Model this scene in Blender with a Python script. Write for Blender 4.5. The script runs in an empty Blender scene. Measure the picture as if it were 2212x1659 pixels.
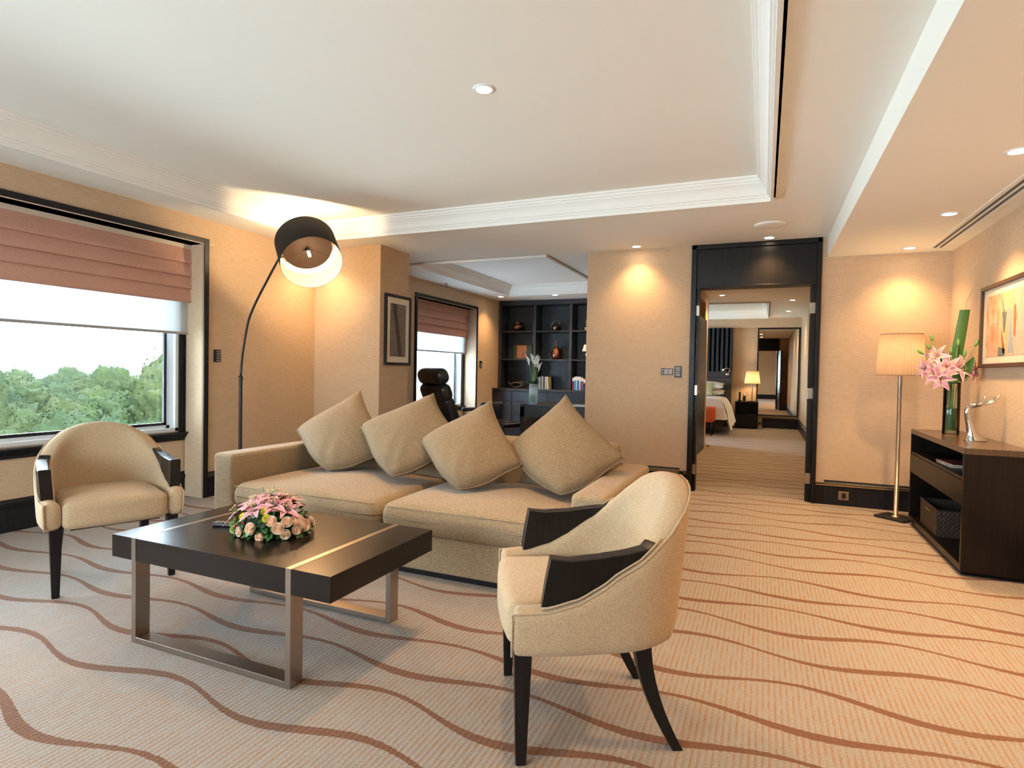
import bpy, math, random
import numpy as np
from mathutils import Vector, Matrix, noise as mnoise
random.seed(7)
S = bpy.context.scene
COL = S.collection
PI = math.pi

# ------------------------------------------------------------------ camera
cd = bpy.data.cameras.new('camera'); cam = bpy.data.objects.new('camera', cd); COL.objects.link(cam)
R_ = [(0.9178034, 0.3965980, 0.0186274), (0.0262341, -0.0137634, -0.9995611), (-0.3961676, 0.9178892, -0.0230364)]
cam.matrix_world = Matrix(((R_[0][0], -R_[1][0], -R_[2][0], 0), (R_[0][1], -R_[1][1], -R_[2][1], 0),
                           (R_[0][2], -R_[1][2], -R_[2][2], 1.2), (0, 0, 0, 1)))
cd.sensor_width = 36; cd.lens = 36 * 1261.65 / 2212; cd.clip_start = 0.05; cd.clip_end = 6000
S.camera = cam
# ------------------------------------------------------------------ view, world, sun
S.view_settings.view_transform = 'Standard'; S.view_settings.look = 'None'
S.view_settings.gamma = 1; S.view_settings.use_curve_mapping = False
S.view_settings.exposure = 1.13
S.cycles.use_denoising = True
S.cycles.max_bounces = 8; S.cycles.diffuse_bounces = 5; S.cycles.glossy_bounces = 4
S.cycles.transparent_max_bounces = 12; S.cycles.transmission_bounces = 6
S.cycles.sample_clamp_indirect = 6; S.cycles.caustics_reflective = False; S.cycles.caustics_refractive = False
SKY = 9.8
W = bpy.data.worlds.new('world'); S.world = W; W.use_nodes = True
wn = W.node_tree.nodes; wl = W.node_tree.links; wn.clear()
wo = wn.new('ShaderNodeOutputWorld'); wb = wn.new('ShaderNodeBackground'); wr = wn.new('ShaderNodeValToRGB')
wt = wn.new('ShaderNodeTexCoord'); wx = wn.new('ShaderNodeSeparateXYZ')
wl.new(wt.outputs['Generated'], wx.inputs[0]); wl.new(wx.outputs['Z'], wr.inputs[0])
wr.color_ramp.elements[0].position = 0.0; wr.color_ramp.elements[0].color = (0.74, 0.90, 1.0, 1)
wr.color_ramp.elements[1].position = 0.25; wr.color_ramp.elements[1].color = (0.72, 0.86, 1.0, 1)
wl.new(wr.outputs[0], wb.inputs['Color']); wb.inputs['Strength'].default_value = SKY
wl.new(wb.outputs[0], wo.inputs[0])
sl = bpy.data.lights.new('sun', 'SUN'); sl.energy = 9.0; sl.angle = 0.02; sl.color = (1, .93, .8)
sun = bpy.data.objects.new('sun', sl); COL.objects.link(sun)
sun.rotation_euler = Vector((-0.75, 0.35, -0.62)).to_track_quat('-Z', 'Y').to_euler()
WARM = (1.0, 0.61, 0.27)
def portal(name, loc, rot, sx, sy):
    l = bpy.data.lights.new(name, 'AREA'); l.shape = 'RECTANGLE'; l.size = sx; l.size_y = sy
    l.cycles.is_portal = True
    o = bpy.data.objects.new(name, l); COL.objects.link(o); o.location = loc; o.rotation_euler = rot
portal('portal', (-5.12, 1.32, 1.15), (0, -PI/2, 0), 1.3, 4.7)
portal('portal', (-5.12, 8.1, 1.15), (0, -PI/2, 0), 1.3, 1.9)
portal('portal', (-2.7, -3.36, 1.3), (PI/2, 0, 0), 3.0, 1.9)
portal('portal', (-4.62, 12.4, 1.35), (0, -PI/2, 0), 1.7, 3.0)

# ------------------------------------------------------------------ materials
class N:
    def __init__(s, name):
        s.m = bpy.data.materials.new(name); s.m.use_nodes = True
        s.n = s.m.node_tree.nodes; s.l = s.m.node_tree.links; s.n.clear()
        s.out = s.n.new('ShaderNodeOutputMaterial')
    def new(s, t, **k):
        o = s.n.new(t)
        for a, b in k.items(): setattr(o, a, b)
        return o
    def put(s, sock, v):
        if isinstance(v, bpy.types.NodeSocket): s.l.new(v, sock)
        elif isinstance(v, (tuple, list)): sock.default_value = (*v, 1) if len(v) == 3 and sock.type == 'RGBA' else v
        else: sock.default_value = v
    def math(s, op, a, b=None, c=None, clamp=False):
        o = s.new('ShaderNodeMath', operation=op, use_clamp=clamp); s.put(o.inputs[0], a)
        if b is not None: s.put(o.inputs[1], b)
        if c is not None: s.put(o.inputs[2], c)
        return o.outputs[0]
    def mix(s, f, a, b):
        o = s.new('ShaderNodeMix', data_type='RGBA'); s.put(o.inputs[0], f); s.put(o.inputs[6], a); s.put(o.inputs[7], b)
        return o.outputs[2]
    def noise(s, vec, scale=5, detail=2, rough=.5):
        o = s.new('ShaderNodeTexNoise'); o.inputs['Scale'].default_value = scale
        o.inputs['Detail'].default_value = detail; o.inputs['Roughness'].default_value = rough
        if vec is not None: s.l.new(vec, o.inputs['Vector'])
        return o.outputs[0]
    def ramp(s, f, p0, p1, a=0., b=1.):
        o = s.new('ShaderNodeMapRange'); s.put(o.inputs[0], f)
        for i, v in enumerate((p0, p1, a, b)): o.inputs[i + 1].default_value = v
        return o.outputs[0]
    def obj(s): return s.new('ShaderNodeTexCoord').outputs['Object']
    def pos(s): return s.new('ShaderNodeNewGeometry').outputs['Position']
    def scale(s, vec, k):
        o = s.new('ShaderNodeMapping'); s.l.new(vec, o.inputs[0]); o.inputs['Scale'].default_value = k
        return o.outputs[0]
    def xyz(s, vec):
        o = s.new('ShaderNodeSeparateXYZ'); s.l.new(vec, o.inputs[0]); return o.outputs
    def comb(s, x, y, z):
        o = s.new('ShaderNodeCombineXYZ')
        for i, v in enumerate((x, y, z)): s.put(o.inputs[i], v)
        return o.outputs[0]
    def bump(s, h, st=.3, d=.002):
        o = s.new('ShaderNodeBump'); o.inputs['Strength'].default_value = st; o.inputs['Distance'].default_value = d
        s.l.new(h, o.inputs['Height']); return o.outputs[0]
    def bsdf(s, col, rough=.5, metal=0, spec=.5, normal=None, sheen=0, coat=0, trans=0, emit=None, es=0, alpha=1, sub=0):
        b = s.new('ShaderNodeBsdfPrincipled'); s.put(b.inputs['Base Color'], col); s.put(b.inputs['Roughness'], rough)
        b.inputs['Metallic'].default_value = metal; b.inputs['Specular IOR Level'].default_value = spec
        b.inputs['Sheen Weight'].default_value = sheen; b.inputs['Coat Weight'].default_value = coat
        b.inputs['Transmission Weight'].default_value = trans
        if normal is not None: s.l.new(normal, b.inputs['Normal'])
        if emit: s.put(b.inputs['Emission Color'], emit); b.inputs['Emission Strength'].default_value = es
        return b.outputs[0]
    def end(s, sh): s.l.new(sh, s.out.inputs[0]); return s.m
def plain(name, col, rough=.5, metal=0, spec=.5, nz=0, nscale=40, **k):
    m = N(name); nm = None
    if nz: nm = m.bump(m.noise(m.obj(), nscale, 3), nz, .003)
    c = col
    if nz: c = m.mix(m.ramp(m.noise(m.obj(), nscale * .4, 3), .3, .7), tuple(x * .92 for x in col), tuple(min(1, x * 1.06) for x in col))
    return m.end(m.bsdf(c, rough, metal, spec, nm, **k))
def mk_wall(name, a, b):
    m = N(name); X = m.xyz(m.pos()); u = m.math('ADD', X[0], X[1])
    h = m.noise(m.comb(m.math('MULTIPLY', u, 14), 0, m.math('MULTIPLY', X[2], 330)), 1, 3)
    v = m.noise(m.comb(m.math('MULTIPLY', u, 330), 0, m.math('MULTIPLY', X[2], 14)), 1, 3)
    big = m.noise(m.comb(m.math('MULTIPLY', u, 3), 0, m.math('MULTIPLY', X[2], 60)), 1, 2)
    t = m.math('ADD', m.math('MULTIPLY', h, .55), m.math('ADD', m.math('MULTIPLY', v, .3), m.math('MULTIPLY', big, .15)))
    c = m.mix(m.ramp(t, .36, .64), a, b)
    return m.end(m.bsdf(c, .85, 0, .2, m.bump(t, .25, .001)))
M = {}
M['wall'] = mk_wall('wallpaper', (.50, .345, .22), (.655, .49, .335))
M['ceil'] = plain('ceiling_paint', (.89, .885, .83), .9, 0, .2)
M['mould'] = plain('moulding_paint', (.86, .845, .80), .7, 0, .3)
M['lining'] = plain('beige_lining', (.72, .62, .50), .6, 0, .3)
def mk_wood(name, a, b, rough=.35, spec=.5, coat=0, st=.12):
    m = N(name); o = m.obj()
    g = m.noise(m.scale(o, (60, 60, 4)), 1, 4); g2 = m.noise(m.scale(o, (4, 4, 4)), 1, 2)
    return m.end(m.bsdf(m.mix(m.ramp(m.math('ADD', m.math('MULTIPLY', g, .7), m.math('MULTIPLY', g2, .3)), .35, .65), a, b), rough, 0, spec, m.bump(g, st, .001), coat=coat))
M['wood'] = mk_wood('dark_stained_wood', (.006, .005, .0045), (.013, .010, .009), .36, .25)
M['woodtrim'] = mk_wood('dark_trim_wood', (.007, .007, .009), (.014, .014, .017), .38, .3)
M['console'] = mk_wood('console_wood', (.006, .004, .003), (.013, .008, .006), .34, .22)
M['consoletop'] = mk_wood('console_top_wood', (.05, .028, .016), (.085, .05, .03), .22, .6)
M['tablewood'] = mk_wood('table_top_wood', (.007, .0045, .0035), (.013, .0085, .0065), .24, .4, 0, .04)
M['caselwood'] = mk_wood('blue_black_cabinet_wood', (.012, .013, .017), (.030, .033, .042), .5)
M['black'] = plain('black_lacquer', (.006, .006, .007), .3)
M['blackplastic'] = plain('black_plastic', (.012, .012, .013), .4)
M['steel'] = plain('brushed_steel', (.40, .34, .29), .32, 1)
M['chrome'] = plain('polished_chrome', (.72, .70, .68), .09, 1)
M['brass'] = plain('satin_brass', (.75, .52, .26), .25, 1)
M['white'] = plain('white_paint', (.8, .8, .79), .5)
M['alu'] = plain('white_aluminium', (.72, .73, .74), .45, 0, .5)
M['grey'] = plain('grey_plastic', (.35, .34, .33), .5)
M['mirror'] = plain('mirror_glass', (.86, .86, .84), .01, 1)
def mk_fabric(name, a, b, sc=420, st=.5):
    m = N(name); X = m.xyz(m.obj())
    q = sc / 420
    n1 = m.noise(m.scale(m.obj(), (330 * q, 330 * q, 90 * q)), 1, 2); n2 = m.noise(m.scale(m.obj(), (90 * q, 90 * q, 340 * q)), 1, 2)
    n3 = m.noise(m.obj(), 300 * q, 2)
    t = m.math('ADD', m.math('MULTIPLY', n1, .35), m.math('ADD', m.math('MULTIPLY', n2, .35), m.math('MULTIPLY', n3, .3)))
    return m.end(m.bsdf(m.mix(m.ramp(t, .41, .59), a, b), .9, 0, .15, m.bump(t, st, .0015), sheen=.15))
M['sofa'] = mk_fabric('sofa_weave', (.215, .145, .08), (.47, .345, .215), 560)
M['pillow'] = mk_fabric('pillow_weave', (.15, .10, .055), (.32, .228, .135), 560)
M['chairf'] = mk_fabric('chair_weave', (.36, .25, .145), (.57, .42, .27), 800, st=.7)
M['piping'] = plain('piping_cord', (.22, .14, .075), .8)
def mk_blind():
    m = N('terracotta_blind'); n = m.noise(m.scale(m.obj(), (1, 200, 200)), 1, 2); c = m.mix(m.ramp(n, .35, .65), (.56, .305, .23), (.67, .39, .305))
    d = m.new('ShaderNodeBsdfDiffuse'); t = m.new('ShaderNodeBsdfTranslucent'); x = m.new('ShaderNodeMixShader'); x.inputs[0].default_value = .10
    m.l.new(c, d.inputs[0]); m.l.new(c, t.inputs[0]); m.l.new(d.outputs[0], x.inputs[1]); m.l.new(t.outputs[0], x.inputs[2]); return m.end(x.outputs[0])
M['blind'] = mk_blind()
M['leather'] = plain('black_leather', (.018, .017, .018), .33, 0, .6, .5, 55)
def mk_carpet():
    m = N('wave_carpet'); P = m.pos(); X = m.xyz(P)
    rib = m.math('MULTIPLY_ADD', m.math('SINE', m.math('MULTIPLY', X[0], 2 * PI / .0205)), .5, .5)
    n = m.noise(m.comb(m.math('MULTIPLY', X[0], 48), m.math('MULTIPLY', X[1], 11), 0), 1, 3)
    f = m.noise(P, 150, 3, .8)
    big = m.noise(P, 2.2, 2)
    k = m.math('MULTIPLY', m.ramp(rib, .45, .95), m.ramp(n, .28, .58), clamp=True)
    k = m.math('MULTIPLY', k, m.ramp(big, .3, .65, .75, 1.0))
    base = m.mix(m.ramp(f, .3, .7), (.235, .21, .19), (.40, .37, .34))
    tan = m.mix(m.ramp(f, .3, .7), (.235, .13, .07), (.385, .235, .135))
    col = m.mix(m.math('MULTIPLY', k, 1.0), base, tan)
    edge = m.math('MULTIPLY_ADD', m.noise(P, 60, 2), .012, -.006)
    tot = None
    for c, a, p in ((1.475, .045, -1.13), (1.74, .05, -1.25), (1.97, .036, -.82), (2.195, .034, -.26), (2.44, .047, -.77)):
        ph = m.math('MULTIPLY', m.math('SUBTRACT', X[0], p), 2 * PI / .915)
        wv = m.math('ADD', m.math('MULTIPLY', m.math('COSINE', ph), a), m.math('MULTIPLY', m.math('SINE', m.math('MULTIPLY_ADD', X[0], 1.7, c * 3)), .012))
        v = m.math('SUBTRACT', m.math('SUBTRACT', X[1], c), wv)
        v = m.math('DIVIDE', v, 1.29)
        v = m.math('MULTIPLY', m.math('ABSOLUTE', m.math('SUBTRACT', v, m.math('ROUND', v))), 1.29)
        hw = m.math('MULTIPLY_ADD', m.math('SINE', m.math('ADD', ph, c * 2.2)), .0055, .0158)
        d = m.ramp(m.math('SUBTRACT', m.math('ADD', v, edge), hw), .0015, -.0015)
        tot = d if tot is None else m.math('MAXIMUM', tot, d)
    rust = m.mix(m.ramp(f, .3, .7), (.125, .056, .031), (.225, .112, .066))
    col = m.mix(tot, col, rust)
    h = m.math('ADD', m.math('MULTIPLY', f, .6), m.math('MULTIPLY', rib, .35))
    return m.end(m.bsdf(col, .95, 0, .1, m.bump(h, .6, .004), sheen=.1))
M['carpet'] = mk_carpet()
def mk_glass(name, refl=.05, tint=(1, 1, 1)):
    m = N(name); t = m.new('ShaderNodeBsdfTransparent'); m.put(t.inputs[0], tint)
    g = m.new('ShaderNodeBsdfGlossy'); g.inputs['Roughness'].default_value = .01
    fr = m.new('ShaderNodeFresnel'); fr.inputs[0].default_value = 1.45
    mx = m.new('ShaderNodeMixShader'); m.l.new(m.math('MULTIPLY', fr.outputs[0], refl * 18), mx.inputs[0])
    m.l.new(t.outputs[0], mx.inputs[1]); m.l.new(g.outputs[0], mx.inputs[2]); return m.end(mx.outputs[0])
M['pane'] = mk_glass('window_glass', .05, (.97, .99, .98))
M['vglass'] = mk_glass('vase_glass', .06, (.93, .97, .95))
def mk_water():
    m = N('vase_water'); return m.end(m.bsdf((.85, .95, .9), .02, 0, .5, None, trans=1))
M['water'] = mk_glass('vase_water', .04, (.88, .95, .90))
def mk_sheer():
    m = N('sheer_shade'); t = m.new('ShaderNodeBsdfTransparent'); tr = m.new('ShaderNodeBsdfTranslucent'); d = m.new('ShaderNodeBsdfDiffuse')
    tr.inputs[0].default_value = (.62, .65, .67, 1); d.inputs[0].default_value = (.85, .86, .86, 1)
    X = m.xyz(m.obj()); sl = m.noise(m.comb(0, m.math('MULTIPLY', X[1], 9), m.math('MULTIPLY', X[2], 170)), 1, 2)
    a = m.new('ShaderNodeMixShader'); a.inputs[0].default_value = .5; m.l.new(tr.outputs[0], a.inputs[1]); m.l.new(d.outputs[0], a.inputs[2])
    b = m.new('ShaderNodeMixShader'); m.l.new(m.ramp(sl, .35, .7, .03, .10), b.inputs[0]); m.l.new(a.outputs[0], b.inputs[1]); m.l.new(t.outputs[0], b.inputs[2])
    return m.end(b.outputs[0])
M['sheer'] = mk_sheer()
def mk_frost(name, k, tr_col, gl=.03):
    m = N(name); tr = m.new('ShaderNodeBsdfTranslucent'); t = m.new('ShaderNodeBsdfTransparent'); tr.inputs[0].default_value = (*tr_col, 1)
    n = m.noise(m.obj(), 60, 3, .8); a = m.new('ShaderNodeMixShader'); m.l.new(m.ramp(n, .3, .7, k - .1, k + .1), a.inputs[0])
    m.l.new(t.outputs[0], a.inputs[1]); m.l.new(tr.outputs[0], a.inputs[2]); return m.end(a.outputs[0])
M['frost'] = mk_frost('frosted_rain_glass', .90, (.88, .93, .98))
M['cglass'] = mk_frost('reflection_white_glass', .50, (.95, .98, .97))  # clear glass, with whiteness put in for its bright reflections
def mk_shade(name, col, tcol, k=.5):
    m = N(name); tr = m.new('ShaderNodeBsdfTranslucent'); d = m.new('ShaderNodeBsdfDiffuse')
    tr.inputs[0].default_value = (*tcol, 1); d.inputs[0].default_value = (*col, 1)
    a = m.new('ShaderNodeMixShader'); a.inputs[0].default_value = k; m.l.new(d.outputs[0], a.inputs[1]); m.l.new(tr.outputs[0], a.inputs[2])
    return m.end(a.outputs[0])
M['pleat'] = mk_shade('pleated_silk_shade', (.52, .40, .28), (.46, .31, .18), .5)
M['shadeout'] = plain('charcoal_shade_fabric', (.012, .011, .012), .8, 0, .2, .2, 300)
M['shadein'] = plain('cream_shade_lining', (.82, .84, .62), .6)
def mk_emit(name, col, st):
    m = N(name); e = m.new('ShaderNodeEmission'); e.inputs[0].default_value = (*col, 1); e.inputs[1].default_value = st; return m.end(e.outputs[0])
M['glow'] = mk_emit('lamp_glow', (1, .80, .55), 22)
M['bulb'] = mk_emit('bulb_glow', (1, .82, .55), 16)
M['leafg'] = plain('green_leaf', (.045, .13, .025), .45, 0, .5, .3, 30)
M['leafd'] = plain('dark_leaf', (.015, .05, .014), .4, 0, .5, .3, 40)
M['stem'] = plain('flower_stem', (.14, .27, .06), .5)
M['pink'] = plain('pink_petal', (.72, .30, .36), .55, nz=.1)
M['pinkedge'] = plain('pale_petal_edge', (.85, .58, .58), .55)
M['rose'] = plain('peach_rose_petal', (.90, .73, .58), .6)
M['rosec'] = plain('rose_heart', (.82, .50, .32), .6)
M['mum'] = plain('lime_chrysanthemum', (.50, .62, .18), .6)
M['yellow'] = plain('yellow_petal', (.75, .68, .05), .6)
M['berry'] = plain('red_berry', (.6, .03, .015), .3)
M['calla'] = plain('calla_white', (.88, .87, .78), .5)
M['orange'] = plain('orange_upholstery', (.55, .085, .025), .7, nz=.1)
M['linen'] = plain('white_linen', (.80, .78, .76), .8, nz=.25, nscale=6)
M['head'] = plain('charcoal_headboard', (.045, .042, .042), .6)
M['padded'] = plain('navy_padded_panel', (.014, .017, .022), .6)
M['copper'] = plain('copper', (.30, .115, .065), .34, 1)
M['bronze'] = plain('bronze', (.22, .14, .11), .38, 1)
M['cream'] = plain('cream_paper', (.78, .70, .54), .8)
M['stucco'] = plain('white_stucco', (.55, .58, .62), .9, nz=.4, nscale=30)
M['whiteceram'] = plain('white_ceramic', (.8, .8, .8), .3)
M['outlet'] = plain('bronze_outlet', (.34, .25, .16), .35, .8)

# ------------------------------------------------------------------ mesh building
def _link(me, name, mats, parent, smooth, bevel=0, segs=2, autos=40):
    for m in mats: me.materials.append(M[m] if isinstance(m, str) else m)
    o = bpy.data.objects.new(name, me); COL.objects.link(o)
    if smooth:
        for p in me.polygons: p.use_smooth = True
    if bevel:
        b = o.modifiers.new('bevel', 'BEVEL'); b.width = bevel; b.segments = segs; b.limit_method = 'ANGLE'; b.angle_limit = .6
        b.harden_normals = False
        for p in me.polygons: p.use_smooth = True
        w = o.modifiers.new('wn', 'WEIGHTED_NORMAL'); w.keep_sharp = True
    if parent: o.parent = parent
    return o
class MB:
    def __init__(s): s.v = []; s.f = []; s.m = []; s.T = None; s.mi = 0
    def _a(s, vs, fs, mi=None):
        b = len(s.v)
        if s.T is not None: vs = [s.T @ Vector(v) for v in vs]
        s.v += [tuple(v) for v in vs]; s.f += [tuple(b + i for i in f) for f in fs]; s.m += [s.mi if mi is None else mi] * len(fs)
        return s
    def box(s, x0, x1, y0, y1, z0, z1, mi=None):
        vs = [(x, y, z) for x in (x0, x1) for y in (y0, y1) for z in (z0, z1)]
        return s._a(vs, [(0, 1, 3, 2), (4, 6, 7, 5), (0, 4, 5, 1), (2, 3, 7, 6), (0, 2, 6, 4), (1, 5, 7, 3)], mi)
    def quad(s, a, b, c, d, mi=None): return s._a([a, b, c, d], [(0, 1, 2, 3)], mi)
    def hexa(s, bot, top, mi=None):  # 4 + 4 points
        n = len(bot); fs = [tuple(range(n))[::-1], tuple(range(n, 2 * n))] + [(i, (i + 1) % n, n + (i + 1) % n, n + i) for i in range(n)]
        return s._a(list(bot) + list(top), fs, mi)
    def grid(s, rows, closeu=False, closev=False, mi=None, cap=False):
        nu = len(rows); nv = len(rows[0]); vs = [p for r in rows for p in r]; fs = []
        for i in range(nu if closeu else nu - 1):
            for j in range(nv if closev else nv - 1):
                a = i * nv + j; b = i * nv + (j + 1) % nv; c = ((i + 1) % nu) * nv + (j + 1) % nv; d = ((i + 1) % nu) * nv + j
                fs.append((a, b, c, d))
        if cap: fs += [tuple(range(nv))[::-1], tuple((nu - 1) * nv + j for j in range(nv))]
        return s._a(vs, fs, mi)
    def lathe(s, prof, c=(0, 0, 0), n=24, mi=None, cap=False):
        rows = [[(c[0] + r * math.cos(2 * PI * k / n), c[1] + r * math.sin(2 * PI * k / n), c[2] + z) for k in range(n)] for r, z in prof]
        return s.grid(rows, closev=True, mi=mi, cap=cap)
    def tube(s, pts, rad, n=8, mi=None, flat=None):
        pts = [Vector(p) for p in pts]; rows = []
        up = Vector((0, 0, 1)); prev = None
        for i, p in enumerate(pts):
            t = (pts[min(i + 1, len(pts) - 1)] - pts[max(i - 1, 0)]).normalized()
            if prev is None:
                a = t.cross(Vector((0, 0, 1)) if abs(t.z) < .95 else Vector((1, 0, 0))).normalized()
            else: a = (prev - t * prev.dot(t)).normalized()
            prev = a; b = t.cross(a); r = rad[i] if isinstance(rad, (list, tuple)) else rad
            rows.append([p + a * r * math.cos(2 * PI * k / n) + b * r * math.sin(2 * PI * k / n) for k in range(n)])
        return s.grid(rows, closev=True, mi=mi, cap=True)
    def rbox(s, c, sz, r, n=5, crown=0, mi=None, fn=None):
        """rounded box: centre, full size, radius"""
        hx, hy, hz = [q / 2 for q in sz]; r = min(r, hx, hy, hz)
        for ax in range(3):
            for sg in (-1, 1):
                def co(h):
                    k = max(2, n * 2 + 1); e = []
                    for i in range(n + 1): e.append(-h + r * (1 - math.cos(i / n * PI / 2)) * 1.0)
                    inner = [(-h + r) + (2 * (h - r)) * q / 6 for q in range(1, 6)]
                    return e + inner + [-q for q in e[::-1]]
                H = [hx, hy, hz]; o1, o2 = [(1, 2), (2, 0), (0, 1)][ax]
                U = co(H[o1]); V = co(H[o2]); rows = []
                for u in U:
                    row = []
                    for v in V:
                        p = [0, 0, 0]; p[ax] = sg * H[ax]; p[o1] = u; p[o2] = v
                        q = [max(-H[k] + r, min(H[k] - r, p[k])) for k in range(3)]
                        d = Vector(p) - Vector(q); d = d.normalized() * r if d.length > 1e-9 else Vector()
                        w = Vector(q) + d
                        if crown:
                            w.z += crown * (1 - (w.x / hx) ** 2) * (1 - (w.y / hy) ** 2) * (1 if w.z > 0 else 0)
                        if fn: w = fn(w)
                        row.append((w.x + c[0], w.y + c[1], w.z + c[2]))
                    rows.append(row)
                if sg < 0: rows = rows[::-1]
                s.grid(rows, mi=mi)
        return s
    def build(s, name, mats, parent=None, smooth=False, bevel=0, weld=False, segs=2):
        if not isinstance(mats, (list, tuple)): mats = [mats]
        me = bpy.data.meshes.new(name); me.from_pydata(s.v, [], s.f); me.polygons.foreach_set('material_index', s.m)
        if weld:
            import bmesh
            bm = bmesh.new(); bm.from_mesh(me); bmesh.ops.remove_doubles(bm, verts=bm.verts, dist=1e-5)
            bmesh.ops.recalc_face_normals(bm, faces=bm.faces); bm.to_mesh(me); bm.free()
        me.update()
        return _link(me, name, mats, parent, smooth, bevel, segs)
def tag(o, label, cat, group=None, kind=None):
    o['label'] = label
    o['category'] = cat
    if group: o['group'] = group
    if kind: o['kind'] = kind
    return o
def struct(o): o['kind'] = 'structure'; return o
def empty(name, loc, label, cat, group=None, rz=0):
    o = bpy.data.objects.new(name, None); COL.objects.link(o); o.location = loc; o.rotation_euler = (0, 0, rz); o.empty_display_size = .1
    return tag(o, label, cat, group)
def plabel(o, l): o['label'] = l; return o
def copy_tree(o, parent=None):
    c = o.copy(); COL.objects.link(c); c.parent = parent
    for ch in list(o.children): copy_tree(ch, c)
    return c
def spot(parent, loc, energy, angle=100, blend=.7, col=WARM, size=.03, d=(0, 0, -1)):
    l = bpy.data.lights.new('lamp_light', 'SPOT'); l.energy = energy; l.spot_size = math.radians(angle); l.spot_blend = blend
    l.color = col; l.shadow_soft_size = size
    o = bpy.data.objects.new('lamp_light', l); COL.objects.link(o); o.location = loc
    o.rotation_euler = Vector(d).to_track_quat('-Z', 'Y').to_euler()
    if parent: o.parent = parent
    return o
def point(parent, loc, energy, col=WARM, size=.03):
    l = bpy.data.lights.new('lamp_light', 'POINT'); l.energy = energy; l.color = col; l.shadow_soft_size = size
    o = bpy.data.objects.new('lamp_light', l); COL.objects.link(o); o.location = loc
    if parent: o.parent = parent
    return o

# ------------------------------------------------------------------ room shell
H = 2.5; XL = -4.62; XR = 1.48; YD = 6.2
struct(MB().box(-5.15, 1.75, -3.2, 14.75, -.08, 0).build('floor', 'carpet'))
# ceiling with three trays
def rects_with_holes(mb, x0, x1, y0, y1, holes, z):
    xs = sorted({x0, x1, *[h[0] for h in holes], *[h[1] for h in holes]}); ys = sorted({y0, y1, *[h[2] for h in holes], *[h[3] for h in holes]})
    for i in range(len(xs) - 1):
        for j in range(len(ys) - 1):
            cx, cy = (xs[i] + xs[i + 1]) / 2, (ys[j] + ys[j + 1]) / 2
            if any(h[0] < cx < h[1] and h[2] < cy < h[3] for h in holes): continue
            mb.box(xs[i], xs[i + 1], ys[j], ys[j + 1], z, z + .03)
T1 = (-4.165, .012, -2.6, 4.70); T2 = (-4.055, -2.285, 6.17, 9.18); T3 = (-4.0, .04, 11.27, 14.3)
c = MB(); rects_with_holes(c, -5.15, 1.75, -3.4, 14.8, [T1, T2, T3], H)
for t in (T1, T2, T3):
    c.box(t[0] - .02, t[1] + .02, t[2] - .02, t[3] + .02, 2.65, 2.68)
    for a in ((t[0] - .03, t[0], t[2], t[3]), (t[1], t[1] + .03, t[2], t[3]), (t[0], t[1], t[2] - .03, t[2]), (t[0], t[1], t[3], t[3] + .03)): c.box(*a, 2.5, 2.66)
c.box(.512, 1.75, -3.4, 6.2, 2.315, 2.5)
struct(c.build('ceiling', 'ceil'))
def moulding(name, t, k=1.0):
    prof = [(-.016, 2.50), (-.016, 2.474), (.004, 2.474), (.006, 2.502), (.016, 2.504), (.018, 2.518), (.028, 2.520), (.030, 2.528), (.036, 2.548), (.045, 2.568), (.058, 2.586), (.070, 2.598), (.072, 2.610), (.082, 2.613), (.084, 2.630), (.096, 2.633), (.098, 2.650)]
    rows = []
    for o, z in prof:
        o *= k
        rows.append([(t[0] + o, t[2] + o, z), (t[1] - o, t[2] + o, z), (t[1] - o, t[3] - o, z), (t[0] + o, t[3] - o, z)])
    return struct(MB().grid(rows, closev=True).build(name, 'mould'))
moulding('trim_1', T1); moulding('trim_2', T2); moulding('trim_3', T3)
# left wall with the splayed window recesses
def wall_x(mb, xa, xb, y0, y1, z0, z1, hole):
    h0, h1, k0, k1 = hole
    mb.box(xa, xb, y0, h0, z0, z1); mb.box(xa, xb, h1, y1, z0, z1)
    if k0 > z0: mb.box(xa, xb, h0, h1, z0, k0)
    if k1 < z1: mb.box(xa, xb, h0, h1, k1, z1)
XW = -4.85
w = MB()
wall_x(w, XW + .012, XL, -3.2, 5.4, 0, H, (-.95, 3.70, 0, 2.275))
wall_x(w, XW + .012, XL, 5.4, 10.4, 0, H, (7.19, 9.07, 0, 2.245))
struct(w.build('wall_left', 'wall'))
w = MB()
wall_x(w, XW - .14, XW, -3.2, 5.4, 0, 2.6, (-.80, 3.64, .60, 2.10))
wall_x(w, XW - .14, XW, 5.4, 10.4, 0, 2.6, (7.30, 9.0, .58, 2.10))
struct(w.build('wall_window', 'wall'))
def recess(n, y0, y1, zt, sp):
    # splayed lining, dark face frame, window with casing, sill, reveal, pane
    m = MB()
    for (a, b) in (((y1, y1 + sp), 1), ((y0, y0 - sp), -1)):
        ya, yb = a
        m.hexa([(XL + .012, ya, 0), (XL + .012, ya + b * .012, 0), (XW, yb + b * .012, 0), (XW, yb, 0)], [(XL + .012, ya, zt), (XL + .012, ya + b * .012, zt), (XW, yb + b * .012, zt), (XW, yb, zt)])
    m.box(XW, XL + .012, y0 - sp, y1 + sp, zt, zt + .012)
    struct(m.build('trim_%d' % (n + 3), 'lining'))
    m = MB(); f = .05
    m.box(XL, XL + .022, y0 - f, y0 - .004, 0, zt + f); m.box(XL, XL + .022, y1 + .004, y1 + f, 0, zt + f); m.box(XL, XL + .022, y0 - .004, y1 + .004, zt + .006, zt + f)
    struct(m.build('trim_%d' % (n + 5), 'woodtrim', bevel=.002))
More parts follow.
